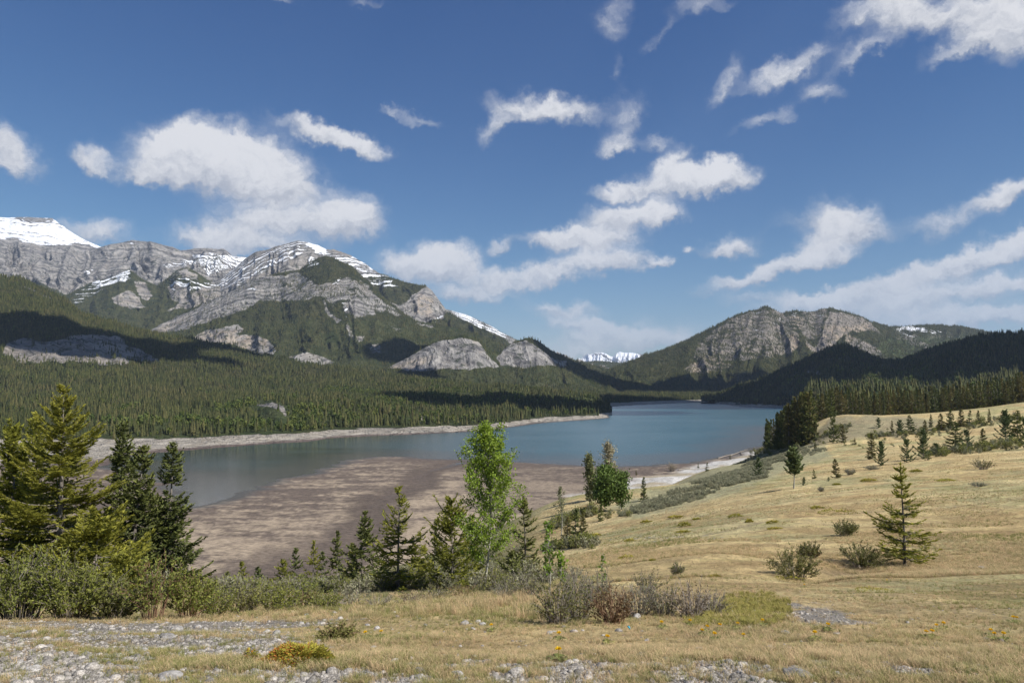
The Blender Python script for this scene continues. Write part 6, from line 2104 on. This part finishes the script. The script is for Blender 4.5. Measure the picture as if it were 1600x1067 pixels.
DLAB = ['below the pale rock left of the thicket', 'below the russet shrub', 'alone near the bottom gravel left of centre', 'just right of the blue scrap', 'below the middle of the herb patch, farthest left',
        'beside the rock near the herb patch', 'lowest of those below the herb patch', 'between the rock and the jagged patch edge', 'low below the right end of the herb patch', 'small, under the right end of the herb patch',
        'at the right tip of the herb patch', 'close above the rock near the herb patch', 'leftmost of the loose row in the right foreground', 'second highest of the loose row at the right', 'highest of the loose row at the right',
        'lower middle of the loose row at the right', 'topmost of the dense clump by the right edge', 'in the middle of the dense clump by the right edge', 'rightmost of the dense clump by the right edge',
        'left one of a pair at the right edge', 'right one of a pair at the right edge', 'under the dense dark green shrub', 'above the juniper mat below the lone spruce', 'beside the jagged rock on the right',
        'below the left side of the jagged rock', 'left one right of the small dark shrub', 'right one beside the small dark shrub', 'below the pale rock cluster under the poplar']


def dandelion_meshes():
    rng = np.random.default_rng(3)
    st, fl, lf = Geo(), Geo(), Geo()
    st.tube([(0, 0, -.01), (.002, 0, .03), (.003, .002, .065)], [.0022, .002, .002], 5, .6)
    n = 70
    a = rng.random(n) * 2 * pi
    e = rng.uniform(.05, 1.3, n)
    d = np.stack([np.cos(a) * np.cos(e), np.sin(a) * np.cos(e), np.sin(e) * .7], -1)
    c = np.array([.003, .002, .066]) + d * .011
    fl.quads(diamonds(rng, c, d, .022, .007, .3), rng.random(n))
    for k in range(9):
        a = k * .7 + rng.random() * .3
        l = rng.uniform(.05, .09)
        o_ = np.array([cos(a), sin(a), 0])
        s_ = np.array([-sin(a), cos(a), 0])
        for t0, t1, w0, w1 in ((0, .35, .003, .010), (.35, .7, .006, .014), (.7, 1, .010, .001)):
            p0 = o_ * l * t0 + [0, 0, .004 + .025 * math.sin(t0 * 2.4)]
            p1 = o_ * l * t1 + [0, 0, .004 + .025 * math.sin(t1 * 2.4)]
            lf.quads(np.array([[p0 - s_ * w0, p0 + s_ * w0, p1 + s_ * w1, p1 - s_ * w1]]), [rng.random()])
    return st.mesh('stem', M_HERB), fl.mesh('flower_head', M_YELLOW), lf.mesh('leaf_rosette', M_GREENBLADE)


dm = dandelion_meshes()
for i, (px, py) in enumerate(DAND):
    loc = spot(px, py)
    side = DLAB[i]
    t = thing('dandelion', loc, 'yellow dandelion ' + side, 'flower', 'dandelions in bloom', _rng.random() * 6, [_rng.uniform(.95, 1.2)] * 3)
    for me in dm:
        part(me, t)

# ---- driftwood on the shingle
for i, (x0, y0, x1, y1, lab) in enumerate([(1122, 717, 1150, 710, 'long grey driftwood log near the tip of the shingle'), (1140, 713, 1168, 703, 'driftwood log leaning towards the lakeside stand'),
                                           (1060, 735, 1078, 733, 'short driftwood log at the water side of the shingle'), (1156, 706, 1160, 712, 'stubby driftwood log by the lakeside stand'), (1020, 741, 1036, 742, 'dark stranded log at the left of the shingle')]):
    a, b = hit(x0, y0), hit(x1, y1)
    a[2] = gz(*a[:2]) + .25
    b[2] = gz(*b[:2]) + .3
    g_ = Geo()
    tt = np.linspace(0, 1, 7)[:, None]
    q = (b - a) * tt + np.array([0, 0, .15]) * np.sin(tt * pi)
    g_.tube(q, .32 - .14 * tt[:, 0], 7, .8)
    me = g_.mesh('driftwood_log', M_TWIG)
    o = bpy.data.objects.new('driftwood_log', me)
    COL.objects.link(o)
    o.location = a
    o['label'] = lab
    o['category'] = 'log'

# ---- pole line across the water
mp, g = new_mat('weathered pole wood')
finish(g, (0.22, 0.19, 0.16), .9)
mw, g = new_mat('aluminium wire')
finish(g, (0.30, 0.31, 0.32), .5, Metallic=0.4)
tops = []
for i, (px, D, top, lab) in enumerate([(172, 840, 652, 'utility pole standing in the scrub across the water'), (-60, 760, 664, 'utility pole beyond the left edge'), (455, 1060, 624, 'utility pole in the wood above the far beach')]):
    ci = int(np.clip((px + 500) / 1.5, 0, GL.shape[1] - 1))
    k = int(np.argmin(np.abs(GL[:, ci, 1] - D)))
    p_ = GL[k, ci]
    tz = float(P(px, top, p_[1])[2])
    if i == 1:
        tops.append(np.array([p_[0], p_[1], tz]))
        continue
    t = thing('utility_pole', (p_[0], p_[1], p_[2] - .5), lab, 'pole')
    hgt_ = tz - p_[2] + .5
    g_ = Geo(); g_.tube([(0, 0, 0), (0, 0, hgt_ / 2), (0, 0, hgt_)], [.22, .19, .15], 8)
    part(g_.mesh('pole', mp), t)
    g_ = Geo(); g_.tube([(-1.6, 0, hgt_ - .5), (0, 0, hgt_ - .5), (1.6, 0, hgt_ - .5)], [.1, .1, .1], 4)
    part(g_.mesh('crossarm', mp), t)
    tops.append(np.array([p_[0], p_[1], tz]))
A_, B_, C_p = tops[1], tops[0], tops[2]
t = thing('power_line', (B_[0], B_[1], B_[2]), 'thin power line strung in front of the far wood', 'cable')
for off in (-1.5, 0, 1.5):
    g_ = Geo()
    for s_, e_ in ((A_, B_), (B_, C_p)):
        tt = np.linspace(0, 1, 16)[:, None]
        q = s_ + (e_ - s_) * tt - np.array([0, 0, 5.0]) * np.sin(tt * pi) + np.array([off, 0, -.35]) - B_
        g_.tube(q, np.full(16, .035), 3)
    part(g_.mesh('wire', mw), t)

# ---- blue scrap in the grass
mbx, g = new_mat('sky blue plastic')
finish(g, (0.05, 0.42, 0.62), .4)
loc = spot(981, 987)
g_ = Geo()
g_.tube([(-.02, 0, .012), (-.005, .002, .018), (.012, .006, .022), (.022, .004, .016)], [.008, .011, .010, .006], 6)
o = bpy.data.objects.new('plastic_scrap', g_.mesh('plastic_scrap', mbx))
COL.objects.link(o)
o.location = (loc[0], loc[1], loc[2] + .03)
o.rotation_euler = (0, 1.1, .4)
o['label'] = 'small sky blue plastic scrap lying in the dry grass'
o['category'] = 'litter'

# ------------------------------------------------------------------ unseen clouds: opaque shells out of view, placed to shade the slopes
def shadow_clouds():
    m, g = new_mat('shadow cloud shell')
    finish(g, (0.85, 0.86, 0.88), 1.0, None, 0.0)
    ALT = 2500.0
    spots = [  # (px, py, depth) of the middle of the shadow, half length along x, along y, label
        (70, 565, 1750, 440, 210, 'flat unseen cloud shading the left hillside'),
        (480, 575, 2150, 470, 200, 'long unseen cloud shading the foot of the main peak'),
        (685, 530, 2900, 250, 210, 'small unseen cloud shading the shoulder of the main peak'),
        (860, 628, 1230, 260, 120, 'small unseen cloud shading the wooded point'),
        (1120, 600, 2750, 720, 260, 'unseen cloud shading the foot of the right mountain'),
        (1340, 580, 1700, 560, 430, 'wide unseen cloud shading the dark wooded hills'),
        (1580, 560, 1650, 420, 520, 'unseen cloud shading the right end of the wooded hills'),
    ]
    for i, (px, py, D, a, b, lab) in enumerate(spots):
        tgt = P(px, py, D)
        k = (ALT - tgt[2]) / SUN_DIR[2]
        c = tgt + SUN_DIR * k
        nu, nv = 72, 30
        u = np.linspace(0, 2 * pi, nu, endpoint=False)
        v = np.linspace(-pi / 2, pi / 2, nv)
        V_, U_ = np.meshgrid(v, u, indexing='ij')
        r = 1 + 0.34 * fbm(np.cos(U_) * 2.1 + i * 7, np.sin(U_) * 2.1 + V_ * 0.5, 4, 300 + i) + 0.16 * fbm(np.cos(U_) * 6, np.sin(U_) * 6 + V_ * 2, 4, 320 + i)
        X = c[0] + a * r * np.cos(V_) * np.cos(U_)
        Y = c[1] + b * r * np.cos(V_) * np.sin(U_)
        Zc = c[2] + 110 * r * np.sin(V_) * np.where(V_ > 0, 1.3, 0.5) * (1 + 0.5 * fbm(X / 120, Y / 120, 3, 330 + i))
        idx = np.arange(nu * nv).reshape(nv, nu)
        q = np.stack([idx[:-1], np.roll(idx[:-1], -1, 1), np.roll(idx[1:], -1, 1), idx[1:]], -1).reshape(-1, 4)
        me = mesh_np('cloud', np.stack([X, Y, Zc], -1).reshape(-1, 3), q, smooth=True)
        link('cloud', me, m, kind='structure', label=lab)


shadow_clouds()

# ------------------------------------------------------------------ haze
hm = bpy.data.materials.new('valley air')
hm.use_nodes = True
hm.node_tree.nodes.clear()
g = NT(hm.node_tree)
pv = g.node('ShaderNodeVolumePrincipled', {'Color': (0.62, 0.76, 1.0), 'Density': 0.000034, 'Anisotropy': 0.1})
ho = g.node('ShaderNodeOutputMaterial')
g.l.new(pv.outputs[0], ho.inputs['Volume'])
x0, x1, y0, y1, z0, z1 = -16500, 16500, -500, 24500, -7.5, 2050
me = mesh_np('haze', [(x0, y0, z0), (x1, y0, z0), (x1, y1, z0), (x0, y1, z0), (x0, y0, z1), (x1, y0, z1), (x1, y1, z1), (x0, y1, z1)],
             [(3, 2, 1, 0), (4, 5, 6, 7), (0, 1, 5, 4), (1, 2, 6, 5), (2, 3, 7, 6), (3, 0, 4, 7)])
link('haze', me, hm, kind='stuff', label='thin pale blue air of the valley', category='haze')
